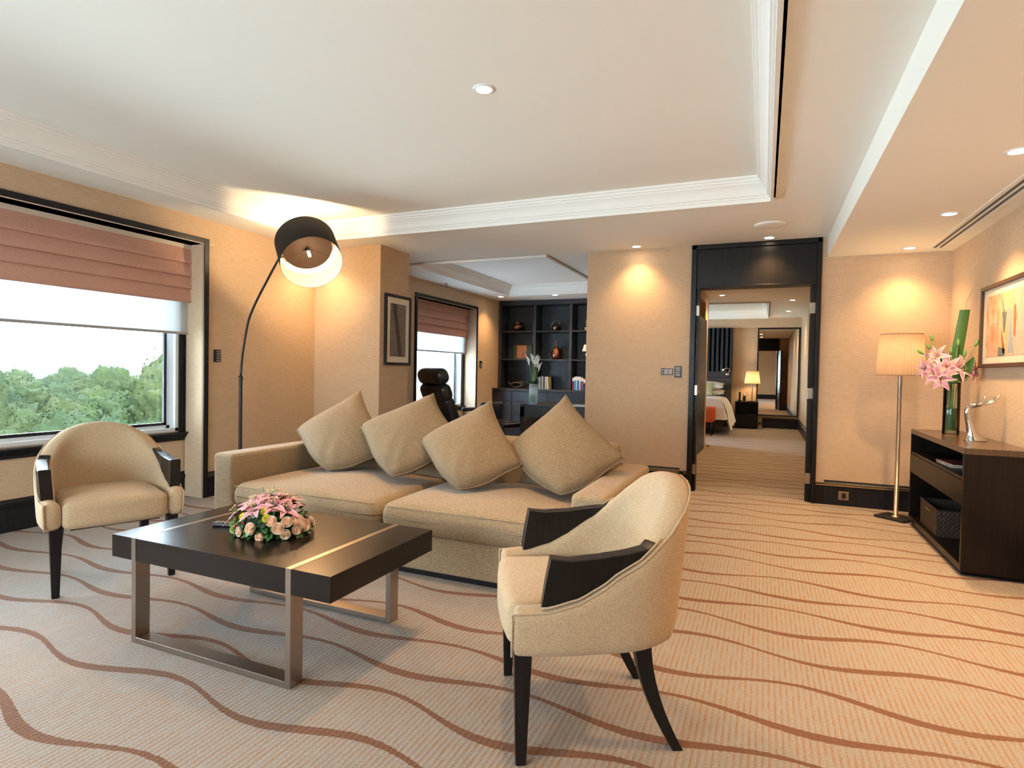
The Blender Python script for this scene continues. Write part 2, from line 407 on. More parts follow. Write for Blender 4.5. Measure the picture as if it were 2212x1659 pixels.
def window(n, y0, y1, z0, z1, zs, glass='pane'):
    # y0..y1 clear hole
    root = MB()
    x = XW
    root.box(x - .13, x - .095, y0, y1, z0, z0 + .05); root.box(x - .13, x - .095, y0, y1, z1 - .05, z1)
    root.box(x - .13, x - .095, y0, y0 + .045, z0, z1); root.box(x - .13, x - .095, y1 - .045, y1, z0, z1)
    root.box(x - .14, x - .002, y1 - .012, y1 + .001, z0, z1); root.box(x - .14, x - .002, y0 - .001, y0 + .012, z0, z1)
    root.box(x - .14, x - .002, y0, y1, z0 - .001, z0 + .012)
    root.box(x - .02, x + .004, y1 - .03, y1 + .002, z0, z1); root.box(x - .02, x + .004, y0 - .002, y0 + .03, z0, z1); root.box(x - .02, x + .004, y0, y1, z0 - .002, z0 + .03)
    w = struct(root.build('window_%d' % n, 'alu', bevel=.001))
    MB().box(x - .122, x - .116, y0 + .03, y1 - .03, z0 + .03, z1 - .03).build('pane', glass, w)
    b = MB()
    for a0, a1, c0, c1 in ((y0 + .045, y1 - .045, z0 + .05, z0 + .075), (y0 + .045, y1 - .045, z1 - .075, z1 - .05)): b.box(x - .115, x - .09, a0, a1, c0, c1)
    for a0 in (y0 + .045, y1 - .07): b.box(x - .115, x - .09, a0, a0 + .025, z0 + .05, z1 - .05)
    b.build('sash_frame', 'woodtrim', w)
    k = MB(); cw = .075
    k.box(x, x + .018, y1, y1 + cw, zs, z1 + cw); k.box(x, x + .018, y0 - cw, y0, zs, z1 + cw); k.box(x, x + .018, y0, y1, z1, z1 + cw)
    for o in (.02, .045): k.box(x + .018, x + .024, y1 + o, y1 + o + .014, zs, z1 + cw)
    k.build('window_casing', 'woodtrim', w)
    s = MB()
    prof = [(0, 0), (.055, 0), (.06, -.008), (.055, -.02), (.04, -.026), (.034, -.045), (.02, -.05), (.016, -.075), (0, -.078)]
    s.grid([[(x + a, y, zs + b) for a, b in prof] for y in (y0 - cw - .05, y1 + cw + .05)], cap=True)
    s.build('window_sill', 'woodtrim', w)
recess(1, -.95, 3.70, 2.275, .11); recess(2, 7.19, 9.07, 2.245, .11)
window(1, -.80, 3.64, .60, 2.10, .59); window(2, 7.30, 9.0, .58, 2.10, .57, 'frost')
# other walls
struct(MB().box(-4.62, -3.745, 5.12, 5.66, 0, H).build('wall_back', 'wall'))
w = MB(); w.box(-1.80, -.705, YD, YD + .14, 0, H); w.box(.466, 1.6, YD, YD + .14, 0, H); struct(w.build('wall_door', 'wall'))
struct(MB().box(XR, XR + .15, -3.2, YD, 0, H).build('wall_right', 'wall'))
w = MB(); w.box(XL - .5, -4.2, -3.3, -3.2, 0, H); w.box(-1.2, XR + .2, -3.3, -3.2, 0, H); w.box(-4.2, -1.2, -3.3, -3.2, 0, .4); w.box(-4.2, -1.2, -3.3, -3.2, 2.25, H)
struct(w.build('wall_rear', 'wall'))
w = MB()
for a in (-4.2, -2.72, -1.25): w.box(a, a + .05, -3.3, -3.2, .4, 2.25)
w.box(-4.2, -1.2, -3.3, -3.2, .4, .45); w.box(-4.2, -1.2, -3.3, -3.2, 2.2, 2.25)
w = struct(w.build('window_4', 'alu'))  # unseen window, added and sized to brighten the ceiling
MB().box(-4.2, -1.2, -3.26, -3.254, .42, 2.23).build('pane', 'pane', w)
struct(MB().box(-1.80, -1.66, YD + .14, 10.4, 0, H).build('wall_study', 'wall'))
struct(MB().box(-5.1, -1.1, 10.36, 10.46, 0, H).build('wall_study_back', 'wall'))
w = MB(); w.box(-1.1, -.90, 6.34, 8.6, 0, H); w.box(-1.1, -.90, 9.9, 10.46, 0, H); w.box(-1.1, -.9, 8.6, 9.9, 2.35, H); w.box(-1.5, -1.4, 8.4, 10.1, 0, H)
struct(w.build('wall_hall_left', 'wall'))
struct(MB().box(.735, .9, YD + .14, 14.52, 0, H).build('wall_hall_right', 'wall'))
w = MB(); w.box(-4.6, .9, 14.52, 14.66, 0, H); w.box(-4.6, .735, 14.44, 14.52, 2.28, H); struct(w.build('wall_bedroom_back', 'wall'))
w = MB(); wall_x(w, -4.66, -4.5, 10.4, 14.6, 0, H, (10.9, 13.9, .5, 2.2)); struct(w.build('wall_bedroom_left', 'wall'))
wd = struct(MB().box(-4.62, -4.58, 10.9, 13.9, .5, .56).box(-4.62, -4.58, 10.9, 13.9, 2.14, 2.2).box(-4.62, -4.58, 10.9, 10.96, .5, 2.2).box(-4.62, -4.58, 13.84, 13.9, .5, 2.2).build('window_3', 'alu'))
MB().box(-4.606, -4.60, 10.95, 13.85, .55, 2.15).build('pane', 'pane', wd)
# unseen roof slab, added against light leaks
struct(MB().box(-5.4, 2.0, -3.6, 15.0, 2.72, 2.9).build('trim_20', 'stucco'))
# baseboards
BP = [(0, 0), (.016, 0), (.016, .165), (.021, .170), (.021, .178), (.026, .181), (.026, .190), (.018, .196), (.018, .204), (.010, .212), (.006, .226), (0, .228)]
def base(name, pts, mat='woodtrim', flip=False):
    """baseboard along a polyline; profile grows to the left of the walking direction"""
    mb = MB()
    for a, b in pts:
        a = Vector((*a, 0)); b = Vector((*b, 0)); d = (b - a).normalized(); n = Vector((-d.y, d.x, 0))
        mb.grid([[p + n * o + Vector((0, 0, z)) for o, z in BP] for p in (a, b)], cap=True)
    return struct(mb.build(name, mat))
base('baseboard_left', [((XL, 5.12), (XL, 3.75)), ((XW, 3.81), (XW, -1.06)), ((XL, -1.0), (XL, -3.2)), ((XL, 10), (XL, 9.12)), ((XL, 7.14), (XL, 5.66)), ((XW, 9.18), (XW, 7.08))])
base('baseboard_back', [((-3.745, 5.12), (XL, 5.12)), ((-3.745, 5.66), (-3.745, 5.12)), ((XL, 5.66), (-3.745, 5.66))])
base('baseboard_door', [((-.78, YD), (-1.80, YD)), ((XR, YD), (.54, YD))])
base('baseboard_right', [((XR, -3.2), (XR, YD))])
base('baseboard_rear', [((XL, -3.2), (XR, -3.2))])
base('baseboard_bedroom', [((.735, 6.35), (.735, 14.52)), ((.735, 14.52), (-.02, 14.52)), ((-.90, 8.5), (-.90, 6.35))])
# brass strips on the baseboards by the door
m = MB()
for a, b in ((-1.80, -.78), (.54, XR)):
    m.box(a, b, YD - .0285, YD - .026, .182, .189); m.box(a, b, YD - .0205, YD - .018, .199, .203)
m.box(-.735, -.705, YD - .03, YD - .026, .182, .19); m.box(.47, .54, YD - .034, YD - .03, .182, .19)
struct(m.build('trim_8', 'brass'))

# ------------------------------------------------------------------ double door frame, leaves
m = MB()
m.box(-.705, -.655, YD - .03, YD + .17, 0, 2.5); m.box(.43, .468, YD - .03, YD + .17, 0, 2.5); m.box(-.705, .468, YD - .03, YD + .17, 2.455, 2.5)
m.box(-.78, -.705, YD - .02, YD, 0, .20); m.box(.468, .54, YD - .02, YD, 0, .20)
m.box(-.655, .43, YD - .005, YD + .15, 2.075, 2.455)
m.box(-.655, .43, YD - .018, YD + .16, 2.065, 2.085)
m.box(-.655, -.625, YD + .02, YD + .15, 0, 2.075); m.box(.385, .43, YD + .02, YD + .15, 0, 2.075)
dr = struct(m.build('door_1', 'wood', bevel=.003))
def hinge(x, z, parent):
    h = MB(); h.box(x - .021, x + .021, YD + .012, YD + .02, z - .05, z + .05)
    h.lathe([(0.006, -.052), (.006, .052)], (x + (.021 if x > 0 else -.021) * -1, YD + .018, z), 8, cap=True)
    for k in (-.032, 0, .032):
        h.lathe([(.0045, 0), (.0045, .002)], (x + (.008 if k else -.008), YD + .011, z + k), 6, mi=1)
    return h.build('hinge', ['steel', 'black'], parent)
for z in (1.845, 1.035, .225): hinge(-.648, z, dr); hinge(.404, z, dr)
def leaf(name, ox, oy, ang, wdt, hside):
    e = bpy.data.objects.new(name, None); COL.objects.link(e); e.location = (ox, oy, 0); e.rotation_euler = (0, 0, ang); e['kind'] = 'structure'
    b = MB(); b.box(0, wdt, -.02, .02, .01, 2.06)
    for z0, z1 in ((.15, .95), (1.1, 1.95)):
        for s in (-1, 1): b.box(.09, wdt - .09, s * .02, s * .026, z0, z1)
    b.build('door_leaf', 'wood', e, bevel=.002)
    h = MB()
    for s in (-1, 1):
        h.tube([(wdt - .06, s * .02, 1.0), (wdt - .06, s * .065, 1.0), (wdt - .17, s * .07, 1.0)], .009, 8)
        h.box(wdt - .08, wdt - .04, s * .02, s * .026, .93, 1.07)
    h.build('door_handle', 'brass', e)
    return e
leaf('door_2', -.67, YD + .19, math.radians(100), .54, 1)
leaf('door_3', .445, YD + .19, math.radians(82), .54, 1)
e = leaf('door_4', -.885, 9.85, math.radians(-91.5), .95, 1)
m = MB(); m.tube([(-.84, 9.86, .05), (-.80, 9.86, .05)], .012, 8).lathe([(.02, 0), (.02, .03)], (-.80, 9.86, .03), 10, cap=True)
tag(m.build('door_stop', 'brass'), 'small brass door stop low beside the hall doorway', 'door stop')

# ------------------------------------------------------------------ blinds
def roman(name, y0, y1, folds, label, x=-4.775):
    prof = []; zt = 2.262
    prof.append((x, zt))
    for i, z in enumerate(folds):
        prof += [(x + .004, z + .10), (x + .012, z + .035), (x + .018, z + .006), (x + .010, z - .002), (x - .006, z + .008), (x - .004, z - .004)]
    prof += [(x + .004, 1.80), (x + .008, 1.757), (x, 1.755)]
    m = MB(); rows = []
    for i in range(25):
        y = y0 + (y1 - y0) * i / 24; w = .0035 * math.sin(i * 1.9)
        rows.append([(a + w * (1 if k % 6 else .3), y, b) for k, (a, b) in enumerate(prof)])
    m.grid(rows)
    back = [[(x - .012, y, z) for z in (zt, 1.757)] for y in (y0, y1)]; m.grid(back)
    o = empty(name, (0, 0, 0), label, 'blind')
    m.build('fabric', 'blind', o, smooth=True)
    MB().box(x - .03, x + .012, y0 - .01, y1 + .01, 2.235, 2.272).build('head_rail', 'lining', o)
    for yy in (y1 - .16, y0 + .16): MB().tube([(x + .022, yy, 2.24), (x + .022, yy, 1.77)], .0012, 5).build('lift_cord', 'blind', o)
    return o
roman('roman_blind', -.93, 3.70, [2.105, 1.99, 1.88], 'terracotta folded roman blind across the top of the wide living room window')
roman('roman_blind', 7.20, 9.13, [2.12, 2.0, 1.885], 'smaller terracotta roman blind on the study window behind the office chair')
def sheer(y0, y1, label):
    o = empty('roller_shade', (0, 0, 0), label, 'shade')
    MB().box(-4.812, -4.811, y0, y1, 1.488, 2.20).build('sheer_cloth', 'sheer', o)
    MB().box(-4.818, -4.805, y0, y1, 1.470, 1.492).build('bottom_bar', 'grey', o, bevel=.002)
    MB().tube([(-4.815, y0, 2.215), (-4.815, y1, 2.215)], .018, 12).build('roller_tube', 'grey', o, smooth=True)
sheer(-.99, 3.755, 'white sheer roller shade with grey bar, hanging below the wide terracotta blind')
sheer(7.10, 9.15, 'white sheer roller shade with grey bar in the study window')

# ------------------------------------------------------------------ ceiling fittings
def downlight(x, y, z, label, energy, name='ceiling_downlight', ang=115, group='recessed ceiling downlights'):
    o = empty(name, (x, y, z), label, 'ceiling light', group)
    MB().lathe([(.040, -.001), (.042, -.006), (.052, -.006), (.056, 0)], n=24).build('trim_ring', 'white', o, smooth=True)
    MB().lathe([(.001, -.0015), (.040, -.0015), (.040, -.004), (.001, -.006)], n=20).build('lamp', 'glow', o)
    spot(o, (0, 0, -.02), energy * 1.5, ang, .9, size=.06)
    return o
DL = 38
downlight(-1.368, 2.729, 2.65, 'lit downlight alone in the middle of the raised tray ceiling', DL)
downlight(.009, 6.04, H, 'lit downlight in front of the dark wooden door transom', 26)
downlight(-1.24, 6.035, H, 'lit downlight above the beige wall left of the double door', 17)
downlight(1.106, 3.60, 2.315, 'nearest lit downlight in the lowered ceiling at far right', 60)
downlight(1.12, 4.81, 2.315, 'middle of the three downlights in the lowered right ceiling', 55)
downlight(1.114, 5.962, 2.315, 'farthest downlight in the lowered right ceiling, above the pleated floor lamp', 20)
downlight(-4.296, 9.388, H, 'study downlight at the corner of the study tray ceiling', 24)
downlight(-3.304, 9.431, H, 'study downlight over the middle bay of the bookcase', 30)
downlight(-2.3, 9.431, H, 'unseen study downlight added over the right bookcase bays to brighten the study', 30)  # hidden lamp added to give the study more light
downlight(-.12, 7.3, H, 'hall downlight just behind the dark door transom', 30)
downlight(-.12, 8.8, H, 'hall downlight farther behind the dark door transom', 30)
downlight(-.669, 10.174, H, 'bedroom downlight nearest the doorway, left of the others', 22)
downlight(.41, 11.129, H, 'bedroom downlight on the right, nearer of two', 22)
downlight(.41, 13.02, H, 'bedroom downlight on the right in front of the mirror', 22)
downlight(-4.33, 4.83, H, 'downlight in the left back corner hidden behind the arc lamp shade', 20)
for x, y in ((-1.368, .2), (-1.368, -1.6), (-3.2, .2), (-3.2, -1.6)):  # unseen lamps added to fill the room from behind
    downlight(x, y, 2.65, 'unseen downlight added in the raised tray ceiling as fill behind the camera', 16, group='unseen tray downlights added behind the camera')
for y in (2.3, .9, -.6, -2.0):
    downlight(1.11, y, 2.315, 'downlight of the lowered right ceiling behind the camera', 55 if y > 2 else 14, group='right downlights behind the camera')
m = MB().lathe([(.001, -.012), (.085, -.014), (.10, -.012), (.125, -.008), (.128, 0)], (.009, 5.524, H), 32)
tag(m.build('ceiling_speaker', 'ceil', smooth=True), 'round white speaker grille in the ceiling near the door transom', 'speaker')
sp = empty('sprinkler_head', (-4.45, 7.734, H), 'small chrome sprinkler head under the study ceiling by the window', 'sprinkler')
MB().lathe([(.022, 0), (.02, -.006), (.007, -.01), (.007, -.03)], n=14).build('escutcheon', 'chrome', sp, smooth=True)
m = MB().tube([(-.018, 0, -.03), (-.018, 0, -.05), (0, 0, -.062)], .002, 5).tube([(.018, 0, -.03), (.018, 0, -.05), (0, 0, -.062)], .002, 5).lathe([(.001, -.062), (.02, -.064)], n=12)
m.box(-.02, .02, -.003, .003, -.033, -.028)
m.build('deflector', 'chrome', sp)
v = empty('slot_diffuser', (1.335, 0, 2.315), 'long black two-slot air diffuser in the lowered right ceiling', 'air vent')
m = MB()
for x0, x1 in ((-.075, -.047), (-.019, -.005), (.023, .05)): m.box(x0, x1, -1.5, 6.02, -.004, .002)
m.box(-.075, .05, 6.02, 6.03, -.004, .002); m.build('frame', 'ceil', v)
MB().box(-.047, -.019, -1.5, 6.02, -.001, .003).build('slot', 'black', v)
MB().box(-.005, .023, -1.5, 6.02, -.001, .003).build('slot', 'black', v)

# ------------------------------------------------------------------ wall fittings
def plate(name, label, cat, face, a0, a1, z0, z1, keys, mat='blackplastic'):
    """face: ('y', Y) faces -y; ('x', X) faces +x; keys: (u0,u1,v0,v1) fractions"""
    o = empty(name, (0, 0, 0), label, cat)
    def bx(m, u0, u1, v0, v1, d0, d1):
        A0 = a0 + (a1 - a0) * u0; A1 = a0 + (a1 - a0) * u1; Z0 = z0 + (z1 - z0) * v0; Z1 = z0 + (z1 - z0) * v1
        if face[0] == 'y': m.box(A0, A1, face[1] - d1, face[1] - d0, Z0, Z1)
        else: m.box(face[1] + d0, face[1] + d1, A0, A1, Z0, Z1)
    m = MB(); bx(m, 0, 1, 0, 1, 0, .009); m.build('plate', mat, o, bevel=.0015)
    for k in keys:
        m = MB(); bx(m, *k, .009, .012); m.build('key', 'grey' if mat == 'blackplastic' else 'black', o)
plate('light_switch', 'wide black three-button light switch on the wall left of the double door', 'switch', ('y', YD), -.989, -.868, 1.185, 1.252, [(.05, .2, .15, .4), (.05, .2, .6, .85), (.27, .6, .1, .9), (.65, .95, .1, .9)])
plate('light_switch', 'tall black switch plate right beside the double door frame', 'switch', ('y', YD), -.852, -.782, 1.16, 1.278, [(.2, .8, .58, .7), (.2, .8, .76, .88), (.2, .8, .15, .3), (.2, .8, .38, .48)])
plate('light_switch', 'black five-button panel on the wall between the wide window and the arc lamp', 'switch', ('x', XL), 3.815, 3.885, 1.228, 1.342, [(.4, .85, .08 + .18 * i, .16 + .18 * i) for i in range(5)])
plate('light_switch', 'black control panel on the wall right of the study window', 'switch', ('x', XL), 9.24, 9.33, 1.24, 1.36, [(.2, .8, .1, .3), (.2, .8, .4, .6)])
plate('wall_outlet', 'bronze socket in the dark baseboard right of the double door', 'outlet', ('y', YD - .016), .66, .745, .055, .135, [(.32, .72, .2, .8)], 'outlet')
plate('wall_outlet', 'socket in the dark base below the bedroom mirror', 'outlet', ('y', 14.52 - .016), -.11, -.03, .06, .14, [(.3, .7, .2, .8)], 'outlet')

# pictures
def art_engraving():
    m = N('engraving_print'); o = m.obj(); X = m.xyz(o)
    n = m.noise(o, 90, 3, .8); w = m.noise(m.scale(o, (30, 60, 18)), 1, 3)
    c = m.mix(m.ramp(n, .42, .58), (.06, .045, .04), (.36, .30, .26))
    d = m.math('ABSOLUTE', m.math('ADD', m.math('SUBTRACT', X[1], 5.43), m.math('MULTIPLY', m.math('SUBTRACT', X[2], 1.62), .22)))
    fig = m.math('MULTIPLY', m.ramp(m.math('ADD', d, m.math('MULTIPLY_ADD', w, .06, -.03)), .045, .03), m.ramp(n, .35, .6))
    return m.end(m.bsdf(m.mix(fig, c, (.035, .028, .028)), .8))
pc = empty('framed_picture', (-3.745, 5.44, 1.62), 'tall black-framed grey engraving on the side of the wall pillar', 'picture')
m = MB(); y0, y1, z0, z1, f = -.245, .245, -.385, .385, .03
m.box(0, .025, y0, y0 + f, z0, z1); m.box(0, .025, y1 - f, y1, z0, z1); m.box(0, .025, y0 + f, y1 - f, z0, z0 + f); m.box(0, .025, y0 + f, y1 - f, z1 - f, z1)
m.build('picture_frame', 'black', pc, bevel=.003)
MB().box(.003, .010, y0 + f, y1 - f, z0 + f, z1 - f).build('mat', 'cream', pc)
a = MB(); a.box(-3.735, -3.7335, 5.44 - .150, 5.44 + .150, 1.62 - .29, 1.62 + .29); ao = a.build('print', art_engraving(), pc); ao.location = (3.745, -5.44, -1.62)
def art_panel(name, seed, a, b, c):
    m = N(name); o = m.obj(); s = m.scale(o, (1, 5 + seed, 3))
    n = m.noise(s, 3 + seed, 4, .65); n2 = m.noise(o, 60, 2)
    k = m.mix(m.ramp(n, .35, .62), a, b); k = m.mix(m.ramp(n, .56, .66), k, c)
    return m.end(m.bsdf(m.mix(m.ramp(n2, .35, .75, 0, .4), k, (.8, .7, .6)), .6))
pr = empty('framed_picture', (XR, 4.75, 1.575), 'large brown-framed collage of orange and grey panels on the right wall', 'picture')
Y0, Y1, Z0, Z1 = -.60, .595, -.292, .295
m = MB(); f = .028
m.box(-.03, 0, Y0, Y0 + f, Z0, Z1); m.box(-.03, 0, Y1 - f, Y1, Z0, Z1); m.box(-.03, 0, Y0 + f, Y1 - f, Z0, Z0 + f); m.box(-.03, 0, Y0 + f, Y1 - f, Z1 - f, Z1)
m.build('picture_frame', plain('brown_frame', (.06, .028, .014), .4), pr, bevel=.003)
MB().box(-.012, -.004, Y0 + f, Y1 - f, Z0 + f, Z1 - f).build('mat', 'cream', pr)
PW = .262
for i, (a_, b_, c_) in enumerate((((.55, .17, .05), (.72, .42, .25), (.75, .6, .45)), ((.80, .45, .2), (.62, .33, .16), (.75, .65, .5)), ((.7, .45, .28), (.40, .36, .34), (.75, .6, .45)), ((.45, .3, .2), (.7, .5, .3), (.3, .3, .3)))):
    yb = .505 - i * (PW - .008)
    MB().box(-.0135, -.012, yb - PW + .012, yb, -.215, .215).build('art_panel', art_panel('art_panel_%d' % i, i, a_, b_, c_), pr)
# simple motifs: an upturned cone, an open palm and a bowl shape
def motif(pts, yo, mat):
    m = MB(); n = len(pts); m._a([(-.0137, yo - a, b) for a, b in pts] + [(-.0142, yo - a, b) for a, b in pts], [tuple(range(n)), tuple(range(n, 2 * n))[::-1]]); m.build('art_motif', mat, pr)
gm = plain('art_grey', (.14, .16, .17), .6); om = plain('art_rust', (.42, .13, .05), .6); bm_ = plain('art_blue', (.30, .36, .42), .6)
motif([(0, .08), (.09, .08), (.055, -.06), (.035, -.06)], .20, gm); motif([(-.03, .2), (-.02, .2), (.05, .08), (.03, .08)], .20, gm)
motif([(0, -.03), (.02, -.06), (.07, -.14), (.085, -.2), (.05, -.2), (.02, -.12)], .215, om)
motif([(0, -.15), (.12, -.17), (.12, -.215), (0, -.215)], .25, gm); motif([(0, .1), (.05, .09), (.08, -.1), (.11, -.2), (.02, -.2), (.02, -.05)], .09, bm_)
motif([(0, .1), (.03, .12), (.05, .04), (.04, -.1), (.01, -.08)], .0, om)
MB().box(-.016, -.0145, Y0 + f, Y1 - f, Z0 + f, Z1 - f).build('glazing', mk_glass('picture_glazing', .008), pr)

# ------------------------------------------------------------------ armchairs
def interp(x, tab):
    if x <= tab[0][0]: return tab[0][1]
    for (a, p), (b, q) in zip(tab, tab[1:]):
        if x <= b:
            t = (x - a) / (b - a); t = t * t * (3 - 2 * t) * .35 + t * .65; return p + (q - p) * t
    return tab[-1][1]
TS = .52
def plan(t):
    """centre line of the shell, t 0 front .. 1 back centre; returns x, y, nx, ny"""
    def P(t):
        if t < TS: return Vector((.285 - .28 * t / TS, .272 + .012 * math.sin(t / TS * PI)))
        th = (t - TS) / (1 - TS) * PI / 2
        return Vector((.005 - .240 * math.sin(th) ** .88, .272 * max(0, math.cos(th)) ** .70))
    p = P(t); d = P(min(1, t + .004)) - P(max(0, t - .004)); d = d.normalized()
    return p, Vector((-d.y, d.x)) * (-1)
HT = [(0, .492), (.18, .498), (.34, .522), (.48, .562), (.60, .628), (.70, .698), (.79, .765), (.88, .818), (.95, .842), (1.0, .850)]
AT = [(.14, .645), (.30, .638), (.48, .645), (.68, .668)]
def shell_pt(t, side, off, z):
    p, n = plan(t)
    if n.y < 0 or (t > .9 and n.x > 0): n = -n
    back = max(0, (t - .35) / .65); fl = (.05 + .03 * back) * max(0, z - .32)
    q = p + n * (off + fl)
    if back > 0: q.x -= .03 * back * max(0, z - .45)
    return (q.x, q.y * side, z)
def armchair(name, loc, rz, label):
    o = empty(name, loc, label, 'chair', None, rz)
    m = MB(); rows = []; pip = [[], []]
    ts = [i / 26 for i in range(27)]
    for side, seq in ((1, ts), (-1, ts[::-1][1:])):
        for t in seq:
            h = interp(t, HT); w = .041 + .008 * max(0, (t - .4) / .6)
            r = [(-.7 * w, .350), (.35 * w, .343), (.9 * w, .356), (w, .385), (w, (h + .37) / 2), (w, h - .03), (.82 * w, h - .010), (.3 * w, h), (-.3 * w, h), (-.82 * w, h - .010), (-w, h - .03), (-w, (h + .37) / 2), (-w, .375)]
            rows.append([shell_pt(t, side, a, z) for a, z in r])
    m.grid(rows, closev=True, cap=True)
    m.build('upholstered_shell', 'chairf', o, smooth=True, weld=True).modifiers.new('sub', 'SUBSURF').render_levels = 1
    p = MB()
    for side in (1, -1):
        pts = [shell_pt(.002, side, .036, z) for z in (.352, .41, .475)] + [shell_pt(t, side, .033 + .009 * max(0, (t - .4) / .6), interp(t, HT) - .012) for t in ts]
        p.tube(pts, .0042, 6)
        ar = [shell_pt(t, side, .030, interp(t, HT) + .002) for t in ts if .14 < t < .72]
        p.tube(ar, .0035, 6)
    p.build('piping', 'chairf', o, smooth=True)
    for side in (1, -1):
        a = MB(); rows = []; K = 22
        for i in range(K + 1):
            u = i / K; t = .155 + (.675 - .155) * u
            zt = interp(t, AT); zb = interp(t, HT) - .004
            zt = max(zt, zb + .003)
            tt = t + (.045 * (1 - u) ** 5)
            col = []
            for off, z, tq in ((.026, zb, t), (.026, (zb + zt) / 2, t + .020 * (1 - u) ** 5), (.026, zt, tt), (.021, zt + .003, tt), (-.021, zt + .003, tt), (-.026, zt, tt), (-.026, (zb + zt) / 2, t + .020 * (1 - u) ** 5), (-.026, zb, t)):
                col.append(shell_pt(min(.72, tq), side, off, z))
            rows.append(col)
        a.grid(rows, closev=True, cap=True)
        a.build('arm_panel', 'wood', o, smooth=False, bevel=.0025)
    s = MB()
    def seatfn(w):
        w.x += .018 * (1 - (w.y / .24) ** 2) * (1 if w.x > 0 else 0)
        return w
    s.rbox((.03, 0, .413), (.53, .476, .140), .035, crown=.018, fn=seatfn)
    s.build('seat', 'chairf', o, smooth=True, weld=True)
    MB().box(-.15, .26, -.20, .20, .335, .352).build('seat_base', 'black', o)
    for sd in (1, -1):
        l = MB(); x, y = .252, sd * .262
        l.hexa([(x - .016, y - .016, 0), (x + .016, y - .016, 0), (x + .016, y + .016, 0), (x - .016, y + .016, 0)],
               [(x - .027, y - .027, .352), (x + .027, y - .027, .352), (x + .027, y + .027, .352), (x - .027, y + .027, .352)])
        l.build('leg', 'wood', o, bevel=.003)
        l = MB(); rows = []
        for i in range(9):
            u = i / 8; z = .358 * (1 - u); x = -.135 - .12 * u ** 1.8; y = sd * (.205 + .012 * u); a = .027 - .010 * u; b = .024 - .007 * u
            rows.append([(x - a, y - b, z), (x + a, y - b, z), (x + a, y + b, z), (x - a, y + b, z)])
        l.grid(rows, closev=True, cap=True); l.build('leg', 'wood', o, bevel=.002)
    return o
armchair('armchair', (-.555, 1.985, 0), math.atan2(-.23, -.433), 'beige armchair in the foreground with its back to the right, black wooden arms')
armchair('armchair', (-3.41, 2.13, 0), math.atan2(-.39, .92), 'armchair by the wide window, facing the coffee table, black wooden arms')

# ------------------------------------------------------------------ coffee table
ct = empty('coffee_table', (-2.005, 1.99, 0), 'dark wooden coffee table with steel inlay strips and steel runners', 'table')
X0, X1, Y0, Y1 = -.60, .605, -.345, .35; s0, s1 = -.470, .395; sw = .026
m = MB()
for a, b in ((X0, s0), (s0 + sw, s1), (s1 + sw, X1)): m.box(a, b, Y0, Y1, .355, .452)
m.build('tabletop', 'tablewood', ct, bevel=.0015)
for a in (s0, s1): MB().box(a, a + sw, Y0 - .001, Y1 + .001, .354, .4525).build('inlay_strip', 'steel', ct)
for y0, y1 in ((Y0, Y0 + .065), (Y1 - .065, Y1)):
    u = MB(); u.box(s0, s0 + sw, y0, y1, 0, .355); u.box(s1, s1 + sw, y0, y1, 0, .355); u.box(s0 + sw, s1, y0, y1, 0, .026); u.build('leg', 'steel', ct, bevel=.0015)
rm = empty('remote_control', (-2.26, 1.965, .4525), 'black remote control on the coffee table left of the flowers', 'remote control')
rm.rotation_euler = (0, 0, .35)
MB().rbox((0, 0, .009), (.16, .045, .018), .007, 3).build('body', 'blackplastic', rm, smooth=True, weld=True)
m = MB()
for i in range(4):
    for j in range(3): m.lathe([(.004, .0175), (.004, .0195), (.0005, .0195)], (-.06 + i * .02, -.012 + j * .012, 0), 8)
m.build('button', 'grey', rm)

# ------------------------------------------------------------------ flowers
def petal(m, base, d, up, L, wd, curl, mi=0, edge=None, n=7, cup=.25):
    d = Vector(d).normalized(); up = Vector(up); up = (up - d * up.dot(d)).normalized(); sd = d.cross(up)
    rows = []
    for i in range(n + 1):
        u = i / n; w = wd * math.sin(PI * min(.999, u * .86 + .10)) ** .9 * .5
        c = Vector(base) + d * (L * u) + up * (curl * L * (u ** 2.2) * -1 + .10 * L * math.sin(u * PI))
        rows.append([c + sd * (w * v) + up * (abs(v) ** 2 * w * cup) for v in (-1, -.72, -.3, 0, .3, .72, 1)])
    if edge is None: m.grid(rows, mi=mi)
    else:
        m.grid([r[1:6] for r in rows], mi=mi); m.grid([r[:2] for r in rows], mi=edge); m.grid([r[5:] for r in rows], mi=edge)
def lily(parent, c, ax, R=.075, name='lily', k=0):
    ax = Vector(ax).normalized(); a = ax.orthogonal().normalized(); b = ax.cross(a); m = MB()
    for i in range(6):
        th = PI / 3 * i + k; rad = a * math.cos(th) + b * math.sin(th)
        petal(m, Vector(c) - ax * R * .25, ax * 1.0 + rad * (1.0 if i % 2 else .85), ax, R * 1.2, R * (.56 if i % 2 else .44), .50, 0, 1)
    for i in range(6):
        th = PI / 3 * i + k + .4; rad = a * math.cos(th) + b * math.sin(th)
        p = [Vector(c), Vector(c) + ax * R * .4 + rad * R * .08, Vector(c) + ax * R * .62 + rad * R * .20]
        m.tube(p, .0011, 5, mi=2); m.tube([p[2] - rad * .005, p[2] + rad * .005], .0022, 5, mi=3)
    return m.build(name, ['pink', 'pinkedge', 'stem', 'rosec'], parent, smooth=True)
def bud(m, c, ax, L=.05, r=.011, mi=0):
    ax = Vector(ax).normalized(); m.tube([Vector(c) + ax * L * t for t in (0, .12, .35, .6, .85, 1)], [r * q for q in (.35, .75, 1, .9, .5, .08)], 7, mi=mi)
